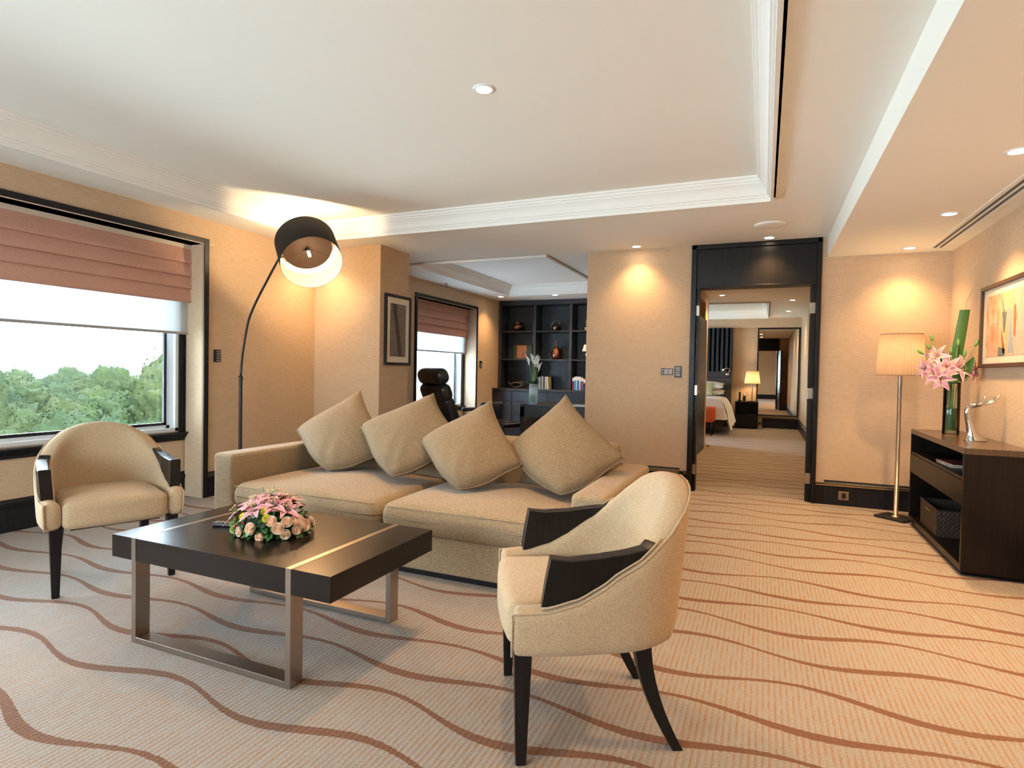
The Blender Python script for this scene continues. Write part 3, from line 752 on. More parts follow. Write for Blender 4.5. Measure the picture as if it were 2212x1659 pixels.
def rose(parent, c, ax, R=.026, k=0):
    ax = Vector(ax).normalized(); a = ax.orthogonal().normalized(); b = ax.cross(a); m = MB(); c = Vector(c)
    for ring, (n, r0, hh, op) in enumerate(((3, .22, .95, .10), (4, .42, .95, .22), (5, .66, .85, .42), (6, .88, .70, .75))):
        for i in range(n):
            th0 = 2 * PI * i / n + ring * .9 + k; rows = []
            for u in range(6):
                uu = u / 5; row = []
                for v in range(6):
                    vv = (v / 5 - .5); th = th0 + vv * 2 * PI / n * 1.45
                    rr = R * (r0 * (.35 + .65 * math.sin(uu * PI / 2)) + op * .55 * max(0, uu - .6) ** 1.2 + .04 * (1 - uu))
                    z = R * (hh * uu * 1.15 - .25 - .30 * abs(vv) ** 2 * uu * 2)
                    row.append(c + (a * math.cos(th) + b * math.sin(th)) * rr + ax * z)
                rows.append(row)
            m.grid(rows, mi=1 if ring == 0 else 0)
    rows = [[c + (a * math.cos(2 * PI * k_ / 8) + b * math.sin(2 * PI * k_ / 8)) * R * rr + ax * R * zz for k_ in range(8)] for rr, zz in ((.62, -.2), (.66, .35), (.45, .62), (.26, .70), (.20, .62), (.10, .78), (.01, .80))]
    m.grid(rows, closev=True, mi=1)
    return m.build('rose', ['rose', 'rosec'], parent, smooth=True)
def mum(parent, c, ax, R=.019, mat='mum', k=0):
    ax = Vector(ax).normalized(); a = ax.orthogonal().normalized(); b = ax.cross(a); m = MB(); c = Vector(c)
    for ring, (n, el) in enumerate(((14, .05), (13, .35), (11, .65), (8, .95), (5, 1.25))):
        for i in range(n):
            th = 2 * PI * i / n + ring * .3; d = (a * math.cos(th) + b * math.sin(th)) * math.cos(el) + ax * math.sin(el)
            petal(m, c + d * R * .35, d, ax, R * (.8 if ring < 4 else .55), R * .26, -.15, 0, n=3)
    m.lathe([(R * .3, -R * .1), (R * .32, R * .2), (.0005, R * .4)], c, 8, mi=1) if ax.z > .9 else None
    return m.build('chrysanthemum', [mat, 'yellow'], parent, smooth=True)
def leaf_mesh(m, c, d, up, L, w, mi=0, curl=.3): petal(m, c, d, up, L, w, curl, mi, n=5, cup=.2)
fa = empty('flower_arrangement', (-2.02, 1.985, .4525), 'low dome of pink lilies, peach roses and green chrysanthemums on the coffee table', 'flowers')
A_, B_, C_ = .172, .125, .125   # half axes of the dome
FR = Matrix.Rotation(.12, 3, 'Z')
def dome(az, el, k=1.0):
    az = math.radians(az); el = math.radians(el)
    p = Vector((math.cos(az) * math.cos(el) * A_, math.sin(az) * math.cos(el) * B_, math.sin(el) * C_)) * k
    n = Vector((p.x / A_ ** 2, p.y / B_ ** 2, p.z / C_ ** 2)).normalized()
    p.z += .018
    return FR @ p, FR @ n
m = MB()
for i in range(330):
    az = random.uniform(0, 360); el = random.choice((random.uniform(-6, 25), random.uniform(-6, 25), random.uniform(20, 85)))
    p, n = dome(az, el, random.uniform(.86, 1.0))
    d = (n + Vector((random.uniform(-1, 1), random.uniform(-1, 1), random.uniform(-.8, .3))) * .8).normalized()
    if p.z < .024: d.z = max(d.z, -.05)
    leaf_mesh(m, p, d, Vector((0, 0, 1)) + n, random.uniform(.022, .038), random.uniform(.016, .026), random.choice((0, 0, 1)), .35)
m.build('foliage', ['leafg', 'leafd'], fa, smooth=True)['kind'] = 'stuff'
MB().lathe([(.001, 0), (.11, 0), (.12, .012), (.11, .05), (.07, .085), (.001, .10)], n=20).build('foam_base', 'leafd', fa, smooth=True)
for az, el, k, R, t in ((203, 28, 1.06, .072, .2), (258, 50, 1.04, .068, .5), (300, 60, 1.06, .066, .1), (225, 62, 1.06, .064, .8), (330, 50, 1.04, .062, .3), (120, 60, 1.06, .066, 0), (55, 52, 1.04, .066, .4), (170, 50, 1.04, .062, .7), (270, 84, 1.12, .066, .9), (20, 66, 1.08, .062, .2), (90, 78, 1.12, .062, .6), (350, 74, 1.1, .06, .1)):
    p, n = dome(az, el, k * .95); lily(fa, p, n + Vector((0, 0, .25)), R, k=t)
for az, el, R in ((268, 12, .027), (246, 3, .022), (282, -2, .020), (308, 14, .026), (318, 3, .022), (298, 27, .024), (322, 24, .024), (340, 24, .030), (352, 14, .028), (336, 9, .022), (20, 15, .026), (75, 14, .026), (110, 20, .025), (150, 12, .025)):
    p, n = dome(az, el, 1.03); rose(fa, p, n, R, az)
for az, el, mt in ((187, 10, 'mum'), (198, 2, 'mum'), (212, 8, 'mum'), (224, 1, 'mum'), (178, 22, 'mum'), (244, 30, 'yellow'), (290, 32, 'yellow'), (284, 46, 'yellow'), (232, 50, 'mum'), (95, 34, 'mum'), (140, 30, 'mum')):
    p, n = dome(az, el, 1.05); mum(fa, p, n, .019, mt)
m = MB()
for az, el in ((235, 14), (239, 8), (231, 9), (250, 20), (345, 4), (348, 9), (339, 16), (60, 20), (65, 24)):
    p, n = dome(az, el, 1.07)
    m.lathe([(.0005, -.006), (.005, -.003), (.006, 0), (.005, .003), (.0005, .006)], p, 8)
m.build('berries', 'berry', fa, smooth=True)
m = MB()
for az, el, L in ((255, 75, .05), (310, 78, .05), (345, 45, .05)):
    p, n = dome(az, el, 1.15); m.tube([p, p + n * L], [.0016, .0014], 5); m.tube([p + n * L, p + n * (L + .006)], [.0028, .001], 5)
m.build('pistil', 'stem', fa)

# ------------------------------------------------------------------ sofa
sf = empty('sofa', (-2.075, 3.42, 0), 'long beige woven sofa with two seat cushions behind the coffee table', 'sofa')
def L(x): return x + 2.075
def K(y): return y - 3.42
def sbox(x0, x1, y0, y1, z0, z1, r, crown=0, fn=None, n=5):
    return MB().rbox(((L(x0) + L(x1)) / 2, (K(y0) + K(y1)) / 2, (z0 + z1) / 2), (x1 - x0, y1 - y0, z1 - z0), r, n, crown, fn=fn)
MB().box(L(-3.40), L(-.74), K(2.90), K(4.0), .0, .04).build('plinth', 'black', sf)
sbox(-3.27, -.895, 2.875, 4.0, .035, .245, .012).build('seat_base', 'sofa', sf, smooth=True, weld=True)
def armtop(w): return w
sbox(-3.455, -3.268, 2.855, 4.02, .02, .600, .028).build('armrest', 'sofa', sf, smooth=True, weld=True)
sbox(-.895, -.700, 2.855, 4.02, .02, .575, .028).build('armrest', 'sofa', sf, smooth=True, weld=True)
sbox(-3.27, -.893, 3.72, 4.02, .10, .715, .035).build('backrest', 'sofa', sf, smooth=True, weld=True)
def cush(w):
    w.z += .006 * math.sin(w.x * 9 + 1) * (1 if w.z > 0 else 0) - .014 * (abs(w.x) / .6) ** 3 * (1 if w.z > 0 else 0)
    if w.y < -.38: w.y -= .010 * math.cos(w.x * 2.6)
    return w
for x0, x1 in ((-3.266, -2.072), (-2.066, -.900)):
    c_ = sbox(x0, x1, 2.830, 3.74, .240, .418, .075, .038, cush, 6).build('seat_cushion', 'sofa', sf, smooth=True, weld=True)
    q = MB(); zz = .40
    q.tube([(L(x0) + .03, K(2.835) + .012, .392), (L((x0 + x1) / 2), K(2.835) - .006, .398), (L(x1) - .03, K(2.835) + .012, .392)], .0025, 5)
    q.build('seam_piping', 'sofa', c_, smooth=True)
def throw(pts, th, label, seed):
    Lc, T, R, B = [Vector(p) for p in pts]
    c = (Lc + T + R + B) / 4; n = (R - Lc).cross(T - B).normalized()
    if n.y > 0: n = -n
    o = empty('throw_pillow', c, label, 'cushion', 'throw pillows on the sofa')
    rnd = random.Random(seed); Nn = 28; fr = []; bk = []; border = []
    ph = [rnd.uniform(0, 6) for _ in range(6)]
    def P(u, v):
        # pinch the edges inward, keep the corners out
        pn = .055 * (u + v - .75)
        uu = u - pn * (2 * u - 1) * math.sin(PI * v); vv = v - pn * (2 * v - 1) * math.sin(PI * u)
        k = max(0, 1 - (u + v) / .50) ** 1.4 * .075; uu += k; vv += k
        return (B * (1 - uu) * (1 - vv) + R * uu * (1 - vv) + Lc * (1 - uu) * vv + T * uu * vv) - c
    for s, out in ((1, fr), (-1, bk)):
        for i in range(Nn + 1):
            r = []
            for j in range(Nn + 1):
                u, v = i / Nn, j / Nn
                e = (max(0, 1 - (2 * u - 1) ** 2) ** .42) * (max(0, 1 - (2 * v - 1) ** 2) ** .42)
                # creases near the corners and a soft sag
                wr = .010 * math.sin(18 * u + ph[0] + 5 * v) * math.exp(-((u - .9) ** 2 + (v - .9) ** 2) * 14) + .008 * math.sin(22 * (u - v) + ph[1]) * math.exp(-((u - .1) ** 2 + (v - .1) ** 2) * 12)
                wr += .005 * math.sin(9 * u + ph[2]) * math.sin(8 * v + ph[3])
                r.append(P(u, v) + n * (s * th * e * (1 + .12 * (1 - u)) + wr * e))
            out.append(r)
    m = MB(); m.grid(fr); m.grid([r[::-1] for r in bk]); p = m.build('cover', 'pillow', o, smooth=True, weld=True)
    ring = [P(i / 20, 0) for i in range(20)] + [P(1, i / 20) for i in range(20)] + [P(1 - i / 20, 1) for i in range(20)] + [P(0, 1 - i / 20) for i in range(21)]
    MB().tube(ring, .0045, 6).build('piping', 'pillow', o, smooth=True)
    return o
throw([(-3.378, 3.554, .702), (-3.005, 3.864, 1.017), (-2.495, 3.554, .60), (-2.829, 3.244, .435)], .108, 'leftmost of the four tan diamond-set throw pillows, on the left sofa seat', 1)
throw([(-2.721, 3.499, .775), (-2.289, 3.809, 1.016), (-1.90, 3.56, .70), (-2.243, 3.189, .437)], .105, 'second tan throw pillow from the left, leaning over the left sofa seat', 2)
throw([(-2.134, 3.39, .718), (-1.757, 3.70, .988), (-1.39, 3.40, .605), (-1.682, 3.08, .437)], .108, 'third tan throw pillow from the left, standing on the right sofa seat', 3)
throw([(-1.577, 3.535, .665), (-1.255, 3.845, 1.039), (-.77, 3.535, .678), (-1.072, 3.225, .437)], .108, 'rightmost tan throw pillow, beside the right sofa arm', 4)

# ------------------------------------------------------------------ arc lamp
al = empty('arc_floor_lamp', (-4.462, 3.98, 0), 'tall black arc floor lamp with a big tilted drum shade behind the sofa', 'lamp')
MB().lathe([(.001, 0), (.15, 0), (.155, .008), (.15, .022), (.03, .03), (.018, .05), (.016, .06)], n=32).build('base', 'black', al, smooth=True)
m = MB(); m.lathe([(.0155, .05), (.0155, 1.08)], n=16); m.build('pole', 'blackplastic', al, smooth=True)
MB().lathe([(.0155, 1.065), (.019, 1.07), (.019, 1.10), (.012, 1.105)], n=16).build('joint_collar', 'blackplastic', al, smooth=True)
AX = Vector((.6176, -.4147, -.6644)).normalized()      # from the shade's top to its opening
OC = Vector((-3.63, 3.98, 2.101)) - Vector((-4.462, 3.98, 0)); OC = OC + Vector((.0, .0, .0))
RS, HS = .262, .33
TC = OC - AX * HS
a_ = [(0, 0, 1.10), (.02, 0, 1.30), (.082, 0, 1.583), (.145, 0, 1.72), (.225, 0, 1.845), (.30, 0, 1.95), (.385, 0, 2.07)]
# smooth arc (Catmull-Rom)
pts = [Vector(p) for p in a_]; arc = []
for i in range(len(pts) - 1):
    p0, p1, p2, p3 = pts[max(0, i - 1)], pts[i], pts[i + 1], pts[min(len(pts) - 1, i + 2)]
    for k in range(6):
        t = k / 6; arc.append(.5 * ((2 * p1) + (p2 - p0) * t + (2 * p0 - 5 * p1 + 4 * p2 - p3) * t * t + (-p0 + 3 * p1 - 3 * p2 + p3) * t ** 3))
arc.append(pts[-1]); arc += [Vector((.46, 0, 2.17)), TC + AX * .10]
MB().tube(arc, .0105, 10).build('arc_arm', 'blackplastic', al, smooth=True)
a = AX.orthogonal().normalized(); b = AX.cross(a)
def ringp(c, r, n=48): return [c + (a * math.cos(2 * PI * k / n) + b * math.sin(2 * PI * k / n)) * r for k in range(n)]
sh = MB(); sh.grid([ringp(TC, RS), ringp(OC, RS)], closev=True, mi=0)
sh.grid([ringp(TC, RS - .003), ringp(OC, RS - .003)], closev=True, mi=1)
sh.grid([ringp(TC, RS), ringp(TC, RS - .003)], closev=True, mi=0); sh.grid([ringp(OC, RS), ringp(OC, RS - .003)], closev=True, mi=0)
sho = sh.build('lamp_shade', ['shadeout', 'shadein'], al, smooth=True)
for p in sho.data.polygons: p.use_smooth = True
sp_ = MB(); Cd = TC + AX * .10
sp_.grid([ringp(Cd, .001), ringp(Cd, .215)], closev=True)
for k in range(3):
    th = 2 * PI * k / 3 + .5; d = a * math.cos(th) + b * math.sin(th); sp_.tube([Cd, Cd + d * (RS - .004)], .003, 6)
sp_.build('reflector_disc', plain('brown_diffuser', (.07, .03, .018), .7), al)
MB().tube([Cd + AX * .0, Cd + AX * .05], .016, 10).build('bulb_socket', 'blackplastic', al, smooth=True)
MB().tube([Cd + AX * .05, Cd + AX * .055, Cd + AX * .12, Cd + AX * .125], [.008, .013, .013, .006], 10).build('bulb', 'bulb', al, smooth=True)
point(al, Cd + AX * .15, 1.1, (1, .78, .5), .03)
spot(al, Cd + AX * .16, 48, 92, .9, (1, .56, .24), .03, AX)
point(al, Cd - AX * .05, 11, (1, .72, .42), .04)

# ------------------------------------------------------------------ pleated floor lamp
fl = empty('floor_lamp', (1.055, 5.835, 0), 'lit floor lamp with pleated cream shade on a steel pole by the back corner', 'lamp')
m = MB(); Rz = Matrix.Rotation(math.radians(-40), 4, 'Z'); m.T = Rz
m.box(-.125, .125, -.10, .10, 0, .022); m.build('base', 'blackplastic', fl, bevel=.003)
m = MB(); m.lathe([(.035, .022), (.032, .028), (.0165, .030), (.0165, 1.36)], n=18); m.build('pole', 'steel', fl, smooth=True)
def pleats(parent, r0, r1, z0, z1, n=46, mat='pleat'):
    m = MB(); rows = []
    for j in range(7):
        t = j / 6; r = r0 + (r1 - r0) * t; z = z0 + (z1 - z0) * t
        rows.append([((r + .0035 * math.cos(PI * k)) * math.cos(2 * PI * k / (2 * n)), (r + .0035 * math.cos(PI * k)) * math.sin(2 * PI * k / (2 * n)), z) for k in range(2 * n)])
    m.grid(rows, closev=True); s = m.build('lamp_shade', mat, parent)
    m = MB()
    for r, z in ((r0, z0), (r1, z1)): m.tube([((r + .001) * math.cos(2 * PI * k / 40), (r + .001) * math.sin(2 * PI * k / 40), z) for k in range(41)], .0035, 6)
    m.build('shade_trim', mat, parent, smooth=True)
pleats(fl, .178, .152, 1.222, 1.565)
MB().lathe([(.001, 1.37), (.03, 1.375), (.038, 1.42), (.03, 1.46), (.001, 1.475)], n=14).build('bulb', 'bulb', fl, smooth=True)
point(fl, (0, 0, 1.42), 38, (1, .58, .22), .04)
m = MB()
for k in range(3):
    th = 2 * PI * k / 3; m.tube([(.016 * math.cos(th), .016 * math.sin(th), 1.34), (.05 * math.cos(th), .05 * math.sin(th), 1.5), (.150 * math.cos(th), .150 * math.sin(th), 1.562)], .002, 5)
m.build('shade_carrier', 'steel', fl)

# ------------------------------------------------------------------ console cabinet
cx0, cx1, cy0, cy1, ch = 1.122, 1.462, 4.32, 5.715, .782
cc = empty('console_cabinet', (1.29, 5.0, 0), 'dark brown open console cabinet against the right wall', 'cabinet')
cc.location = (0, 0, 0)
m = MB(); m.box(cx0, cx1, cy0, cy1, .745, ch); m.build('top', 'consoletop', cc, bevel=.0015)
m = MB()
m.box(cx0, cx1, cy0, cy0 + .026, .03, .745); m.box(cx0, cx1, cy1 - .026, cy1, .03, .745)
m.box(cx0, cx1, cy0 + .026, cy1 - .026, .03, .072); m.box(cx0 + .004, cx1, cy0 + .026, cy1 - .026, .582, .602)
m.box(cx0 + .03, cx1, cy0 + .026, cy1 - .026, .43, .445)
m.box(cx1 - .01, cx1, cy0 + .02, cy1 - .02, .03, .745); m.box(cx0 + .02, cx1, cy0 + .05, cy1 - .02, 0, .03)
m.build('body', 'console', cc, bevel=.001)
MB().box(cx0, cx0 + .02, cy0 + .028, cy1 - .028, .432, .580).build('drawer', 'console', cc, bevel=.001)
for i, (dy, hh, rz, l) in enumerate(((0, .008, .05, 'bottom glossy magazine in the stack in the console slot'), (.01, .006, -.04, 'middle glossy magazine in the console slot'), (-.015, .007, .10, 'top glossy magazine in the console slot'))):
    z = .6025 + [0, .0085, .015][i]
    b = empty('magazine', (1.27, 4.92 + dy, z), l, 'magazine', 'magazines in the console slot', rz)
    MB().box(-.11, .11, -.15, .15, 0, hh - .001).build('pages', 'cream', b); MB().box(-.112, .111, -.151, .151, hh - .001, hh).box(-.112, .111, -.151, .151, -.0002, .0005).build('cover', plain('magazine_cover', (.05 + .1 * i, .06, .09), .15), b)
bk = empty('woven_basket', (1.275, 5.245, .0725), 'small brown woven basket in the lower bay of the console', 'basket')
m = MB(); ww, dd, hh = .16, .235, .19
def wv(p0, p1):
    rows = []; nx = 44; nz = 30
    for i in range(nz + 1):
        z = hh * i / nz; r = []
        for j in range(nx + 1):
            p = p0 + (p1 - p0) * j / nx; nrm = Vector(((p1 - p0).y, -(p1 - p0).x, 0)).normalized()
            k = math.sin(j * PI / 2) * math.sin(i * PI / 2.5)
            r.append(Vector((p.x, p.y, z)) + nrm * .003 * (math.sin(j * PI / 2.2) * (1 if (int(i // 2.5) % 2) else -1)))
        rows.append(r)
    m.grid(rows)
cs = [Vector((-ww, -dd, 0)) * 1, Vector((ww - .06, -dd, 0)), Vector((ww - .06, dd, 0)), Vector((-ww, dd, 0))]
cs = [Vector((-.12, -dd, 0)), Vector((.14, -dd, 0)), Vector((.14, dd, 0)), Vector((-.12, dd, 0))]
for i in range(4): wv(cs[i], cs[(i + 1) % 4])
m.box(-.12, .14, -dd, dd, .0, .004)
m.build('basket_body', plain('woven_brown', (.055, .035, .027), .5), bk, smooth=True)
m = MB(); m.tube([(p.x, p.y, hh) for p in cs + [cs[0]]], .005, 6); m.build('rim', plain('woven_rim', (.03, .02, .016), .5), bk)
m = MB(); m.tube([(-.12, -.04, hh - .05), (-.132, -.04, hh - .035), (-.132, .04, hh - .035), (-.12, .04, hh - .05)], .004, 6); m.build('handle', 'brass', bk)

# tall lily vase
va = empty('flower_vase', (1.30, 5.35, ch + .0005), 'tall clear glass vase of pink lilies on the console', 'vase')
m = MB(); m.lathe([(.001, 0), (.052, 0), (.054, .003), (.053, .39), (.050, .392), (.0495, .388), (.050, .02), (.048, .016), (.001, .015)], n=36); m.build('glass', 'vglass', va, smooth=True)
MB().lathe([(.001, .017), (.0485, .017), (.0485, .20), (.001, .20)], n=28).build('water', 'water', va)
m = MB()
def wrap_leaf(z0, z1, r, a0, a1, mi=0):
    m.grid([[(r * math.cos(a0 + (a1 - a0) * j / 10), r * math.sin(a0 + (a1 - a0) * j / 10), z0 + (z1 - z0) * i / 4) for j in range(11)] for i in range(5)], mi=mi)
wrap_leaf(.03, .195, .046, 2.0, 5.6); wrap_leaf(.22, .37, .045, 3.3, 3.9, 1)
lf = m.build('wrapped_leaf', ['leafg', 'leafd'], va, smooth=True)
m = MB()
heads = [((-.040, -.02, .50), (-.3, -.9, .15), .082), ((-.115, -.03, .45), (-.7, -.7, .0), .085), ((.035, -.03, .49), (.3, -.9, .2), .085), ((-.10, .02, .585), (-.5, -.8, .35), .08), ((-.17, .03, .49), (-.9, -.4, .1), .075), ((.115, -.02, .47), (.85, -.45, .05), .085), ((-.08, -.06, .42), (-.4, -.9, -.2), .08), ((.0, .06, .55), (.1, .7, .5), .075)]
for c_, d_, r_ in heads:
    m.tube([(c_[0] * .1, c_[1] * .1, .05), (c_[0] * .22, c_[1] * .25, .36), c_], .0032, 6)
for x, y in ((-.01, .01), (.012, -.008), (0, -.015)): m.tube([(x * 2.2, y * 2, .03), (-x, -y, .38)], .004, 6)
buds = [((-.135, 0, .70), (-.15, 0, 1)), ((.02, -.02, .66), (.05, 0, 1)), ((-.15, -.01, .635), (-.35, 0, .9)), ((.13, 0, .66), (.35, 0, .9)), ((-.02, -.03, .60), (-.1, 0, 1)), ((.055, -.04, .58), (.1, -.1, 1)), ((-.19, -.02, .60), (-.7, -.1, .5))]
for c_, d_ in buds: m.tube([(c_[0] * .2, c_[1], .38), (c_[0] * .7, c_[1], c_[2] - .09), c_], .002, 5); bud(m, c_, d_, .06, .012)
m.build('stems', 'stem', va, smooth=True)
for i, (c_, d_, r_) in enumerate(heads): lily(va, c_, d_, r_, k=i * .4)
m = MB()
for k, (dx, y) in enumerate(((0, 0), (.006, .012))):
    rows = []
    for i in range(13):
        t = i / 12; z = .38 + .555 * t; x0 = .0 + .062 * t + dx; w_ = .030 + .005 * math.sin(t * 3)
        rows.append([(x0 + w_ * v, y + .02 + .008 * abs(v) - .02 * t, z) for v in (-1, -.5, 0, .5, 1)])
    m.grid(rows)
rows = [[(.05 * math.cos(a1) - .005, .05 * math.sin(a1) - .01, z + .012 * math.cos(a1)) for a1 in [2.6 + .33 * q for q in range(13)]] for z in (.39, .42, .45, .47)]
m.grid(rows); 
leaf_mesh(m, Vector((.045, .0, .40)), (.35, -.2, 1), (0, -1, .2), .20, .06, 0, -.2); leaf_mesh(m, Vector((-.03, .02, .4)), (-.2, .2, 1), (0, -1, .2), .2, .05, 0, -.2)
m.build('tall_leaf', 'leafg', va, smooth=True)
m = MB(); m.tube([(.062, .0, .93), (.072, 0, 1.0), (.105, 0, 1.085)], .0012, 5); m.tube([(-.15, -.02, .44), (-.20, -.03, .47), (-.225, -.03, .45), (-.23, -.03, .41)], .0018, 5); m.tube([(.04, 0, .41), (.08, 0, .40), (.10, -.01, .44)], .0028, 6)
m.build('grass_blade', 'stem', va)

# silver hand sculpture
hs = empty('hand_sculpture', (1.325, 4.87, ch + .0005), 'silver sculpture of an upturned hand on a slim wrist, on the console', 'sculpture')
m = MB(); rows = []
for z, x, rx, ry in ((0, -.0, .066, .034), (.004, 0, .066, .034), (.02, -.006, .052, .03), (.05, -.018, .036, .026), (.09, -.032, .025, .021), (.14, -.046, .019, .017), (.18, -.052, .0175, .016), (.205, -.052, .0185, .017), (.222, -.044, .020, .018), (.234, -.028, .0185, .020), (.240, -.008, .016, .024), (.244, .014, .0135, .028), (.250, .036, .011, .030), (.258, .054, .008, .027)):
    tilt = max(0, min(1, (z - .195) / .04)); th = tilt * 1.35; r = []
    for k in range(16):
        q = 2 * PI * k / 16; dx = rx * math.cos(q); r.append((x + dx * math.cos(th), ry * math.sin(q), z - dx * math.sin(th) * -1 if False else z + dx * math.sin(th) * (1 if th else 0) * -1))
    rows.append(r)
m.grid(rows, closev=True, cap=True); m.build('wrist_and_palm', 'chrome', hs, smooth=True)
def fing(p, rr, nm='finger'): MB().tube(p, rr, 8).build(nm, 'chrome', hs, smooth=True)
for i, (y, L_, up) in enumerate(((-.022, .070, .050), (-.008, .082, .055), (.007, .080, .050), (.020, .062, .040))):
    b0 = Vector((.040, y, .253)); fing([b0, b0 + Vector((L_ * .4, y * .1, .006)), b0 + Vector((L_ * .72, y * .2, up * .45)), b0 + Vector((L_ * .95, y * .2, up * 1.0)), b0 + Vector((L_ * 1.0, y * .2, up * 1.12))], [.0075, .0070, .0064, .0054, .003])
fing([(-.012, -.018, .240), (.008, -.036, .252), (.024, -.038, .272), (.032, -.034, .296), (.036, -.033, .305)], [.009, .008, .007, .0058, .003], 'thumb')

# ------------------------------------------------------------------ study: bookcase
BX0, BX1, BY, BYB = -4.60, -1.81, 10.0, 10.35
bc = empty('bookcase', (0, 0, 0), 'dark blue-black built-in bookcase filling the study back wall', 'bookcase')
divs = [-3.886, -3.195, -2.504]
m = MB()
m.box(BX0, BX0 + .05, BY, BYB, .87, 2.5); m.box(BX1 - .05, BX1, BY, BYB, .87, 2.5)
for d in divs: m.box(d - .026, d + .026, BY, BYB - .02, .87, 2.42)
m.box(BX0 + .05, BX1 - .05, BY, BYB, 2.41, 2.5); m.box(BX0, BX1, BYB - .02, BYB, .87, 2.5)
m.build('carcass', 'caselwood', bc, bevel=.002)
for z in (1.936, 1.418):
    for i, (a, b) in enumerate(zip([BX0 + .05] + [d + .026 for d in divs], [d - .026 for d in divs] + [BX1 - .05])):
        MB().box(a, b, BY + .012, BYB - .02, z - .024, z).build('shelf', 'caselwood', bc)
cb = empty('base_cabinet', (0, 0, 0), 'low dark drawer cabinet running under the bookcase', 'cabinet')
CY = 9.78
MB().box(BX0 - .01, BX1, CY - .03, BYB, .835, .87).build('worktop', 'caselwood', cb, bevel=.003)
MB().box(BX0, BX1, CY + .018, BYB, .0, .835).build('body', 'caselwood', cb)
xs = [BX0, -4.22, -3.53, -2.84, -2.15, BX1]
for a, b in zip(xs, xs[1:]):
    d = MB().box(a + .004, b - .004, CY, CY + .018, .655, .815).build('drawer', 'caselwood', cb, bevel=.002)
    MB().box(a + .004, b - .004, CY, CY + .018, .13, .640).build('door', 'caselwood', cb, bevel=.002)
MB().box(BX0, BX1, CY + .01, CY + .018, 0, .11).build('plinth', 'caselwood', cb)
def lathe_thing(name, label, cat, loc, prof, mat, part, n=24):
    o = empty(name, loc, label, cat); MB().lathe(prof, n=n).build(part, mat, o, smooth=True); return o
p = lathe_thing('copper_pot', 'round copper pot on the top left bookcase shelf', 'pot', (-4.282, 10.16, 1.9365), [(.001, 0), (.055, 0), (.06, .01), (.095, .05), (.103, .085), (.095, .115), (.062, .14), (.055, .148), (.072, .165), (.074, .172), (.06, .168), (.05, .15), (.001, .15)], 'copper', 'pot_body')
MB().lathe([(.101, .075), (.1045, .078), (.1045, .086), (.101, .089)], n=24).build('rim_band', 'brass', p, smooth=True)
p = lathe_thing('teapot', 'old metal teapot with a high wire handle on the top middle shelf', 'teapot', (-3.535, 10.16, 1.9365), [(.001, 0), (.05, 0), (.06, .02), (.074, .065), (.070, .085), (.055, .10), (.045, .105), (.001, .115)], 'bronze', 'pot_body')
MB().tube([(-.06, 0, .05), (-.085, 0, .08), (-.10, 0, .12), (-.115, 0, .15)], [.014, .011, .008, .006], 8).build('spout', 'bronze', p, smooth=True)
MB().tube([(-.065, 0, .09), (-.05, 0, .17), (0, 0, .205), (.05, 0, .19), (.075, 0, .15), (.068, 0, .09)], .004, 6).build('handle', 'steel', p, smooth=True)
MB().lathe([(.04, .105), (.03, .115), (.006, .12), (.008, .13), (.001, .135)], n=14).build('lid', 'bronze', p, smooth=True)
p = lathe_thing('brass_figurine', 'small ornate brass figurine on the top right bookcase shelf', 'figurine', (-2.955, 10.16, 1.9365), [(.001, 0), (.055, 0), (.056, .02), (.04, .045), (.05, .06), (.03, .075), (.012, .09), (.011, .13), (.02, .14), (.024, .155), (.014, .17), (.008, .18), (.012, .195), (.001, .21)], 'brass', 'base', 12)
MB().tube([(-.03, 0, .15), (-.01, 0, .16), (.012, 0, .15), (.034, 0, .165)], .006, 6).build('arms', 'brass', p, smooth=True)
p = lathe_thing('ribbed_bottle_vase', 'ribbed bronze bottle vase with a slim neck on the middle shelf', 'vase', (-3.512, 10.16, 1.4185), [(.001, 0), (.055, 0)] + [(.06 + .035 * math.sin(min(1, k / 13) * 2.4 + .3) + .004 * (k % 2), .008 + k * .0115) for k in range(17)] + [(.035, .215), (.018, .245), (.013, .28), (.011, .33), (.015, .345), (.010, .345), (.001, .34)], 'copper', 'vase_body')
p = empty('mini_table_lamp', (-2.93, 10.16, 1.4185), 'small unlit silver lamp with a white shade, on the middle right shelf', 'lamp')
MB().lathe([(.001, 0), (.035, 0), (.035, .008), (.022, .012), (.04, .09), (.046, .15), (.03, .155), (.01, .16), (.01, .18)], n=18).build('base', 'chrome', p, smooth=True)
MB().lathe([(.092, .15), (.055, .27)], n=24).build('lamp_shade', 'white', p, smooth=True)
p = empty('framed_textile', (-4.21, 10.22, 1.4185), 'black-framed textile panel with a small diamond, on the middle left shelf', 'picture')
m = MB(); m.box(-.20, .20, 0, .02, 0, .012); m.box(-.20, .20, 0, .02, .262, .274); m.box(-.20, -.188, 0, .02, 0, .27); m.box(.188, .20, 0, .02, 0, .27); m.build('picture_frame', 'black', p)
MB().box(-.19, .19, .005, .012, .01, .264).build('backing', plain('green_silk', (.04, .06, .015), .5, nz=.2), p)
MB().box(-.115, .085, .003, .006, .012, .262).build('textile', plain('orange_brocade', (.42, .19, .08), .6, nz=.6, nscale=120), p)
m = MB(); m.T = Matrix.Translation((.05, 0, .075)) @ Matrix.Rotation(PI / 4, 4, 'Y')
m.box(-.052, .052, -.002, .003, -.052, -.042); m.box(-.052, .052, -.002, .003, .042, .052); m.box(-.052, -.042, -.002, .003, -.052, .052); m.box(.042, .052, -.002, .003, -.052, .052); m.build('diamond_frame', 'black', p)
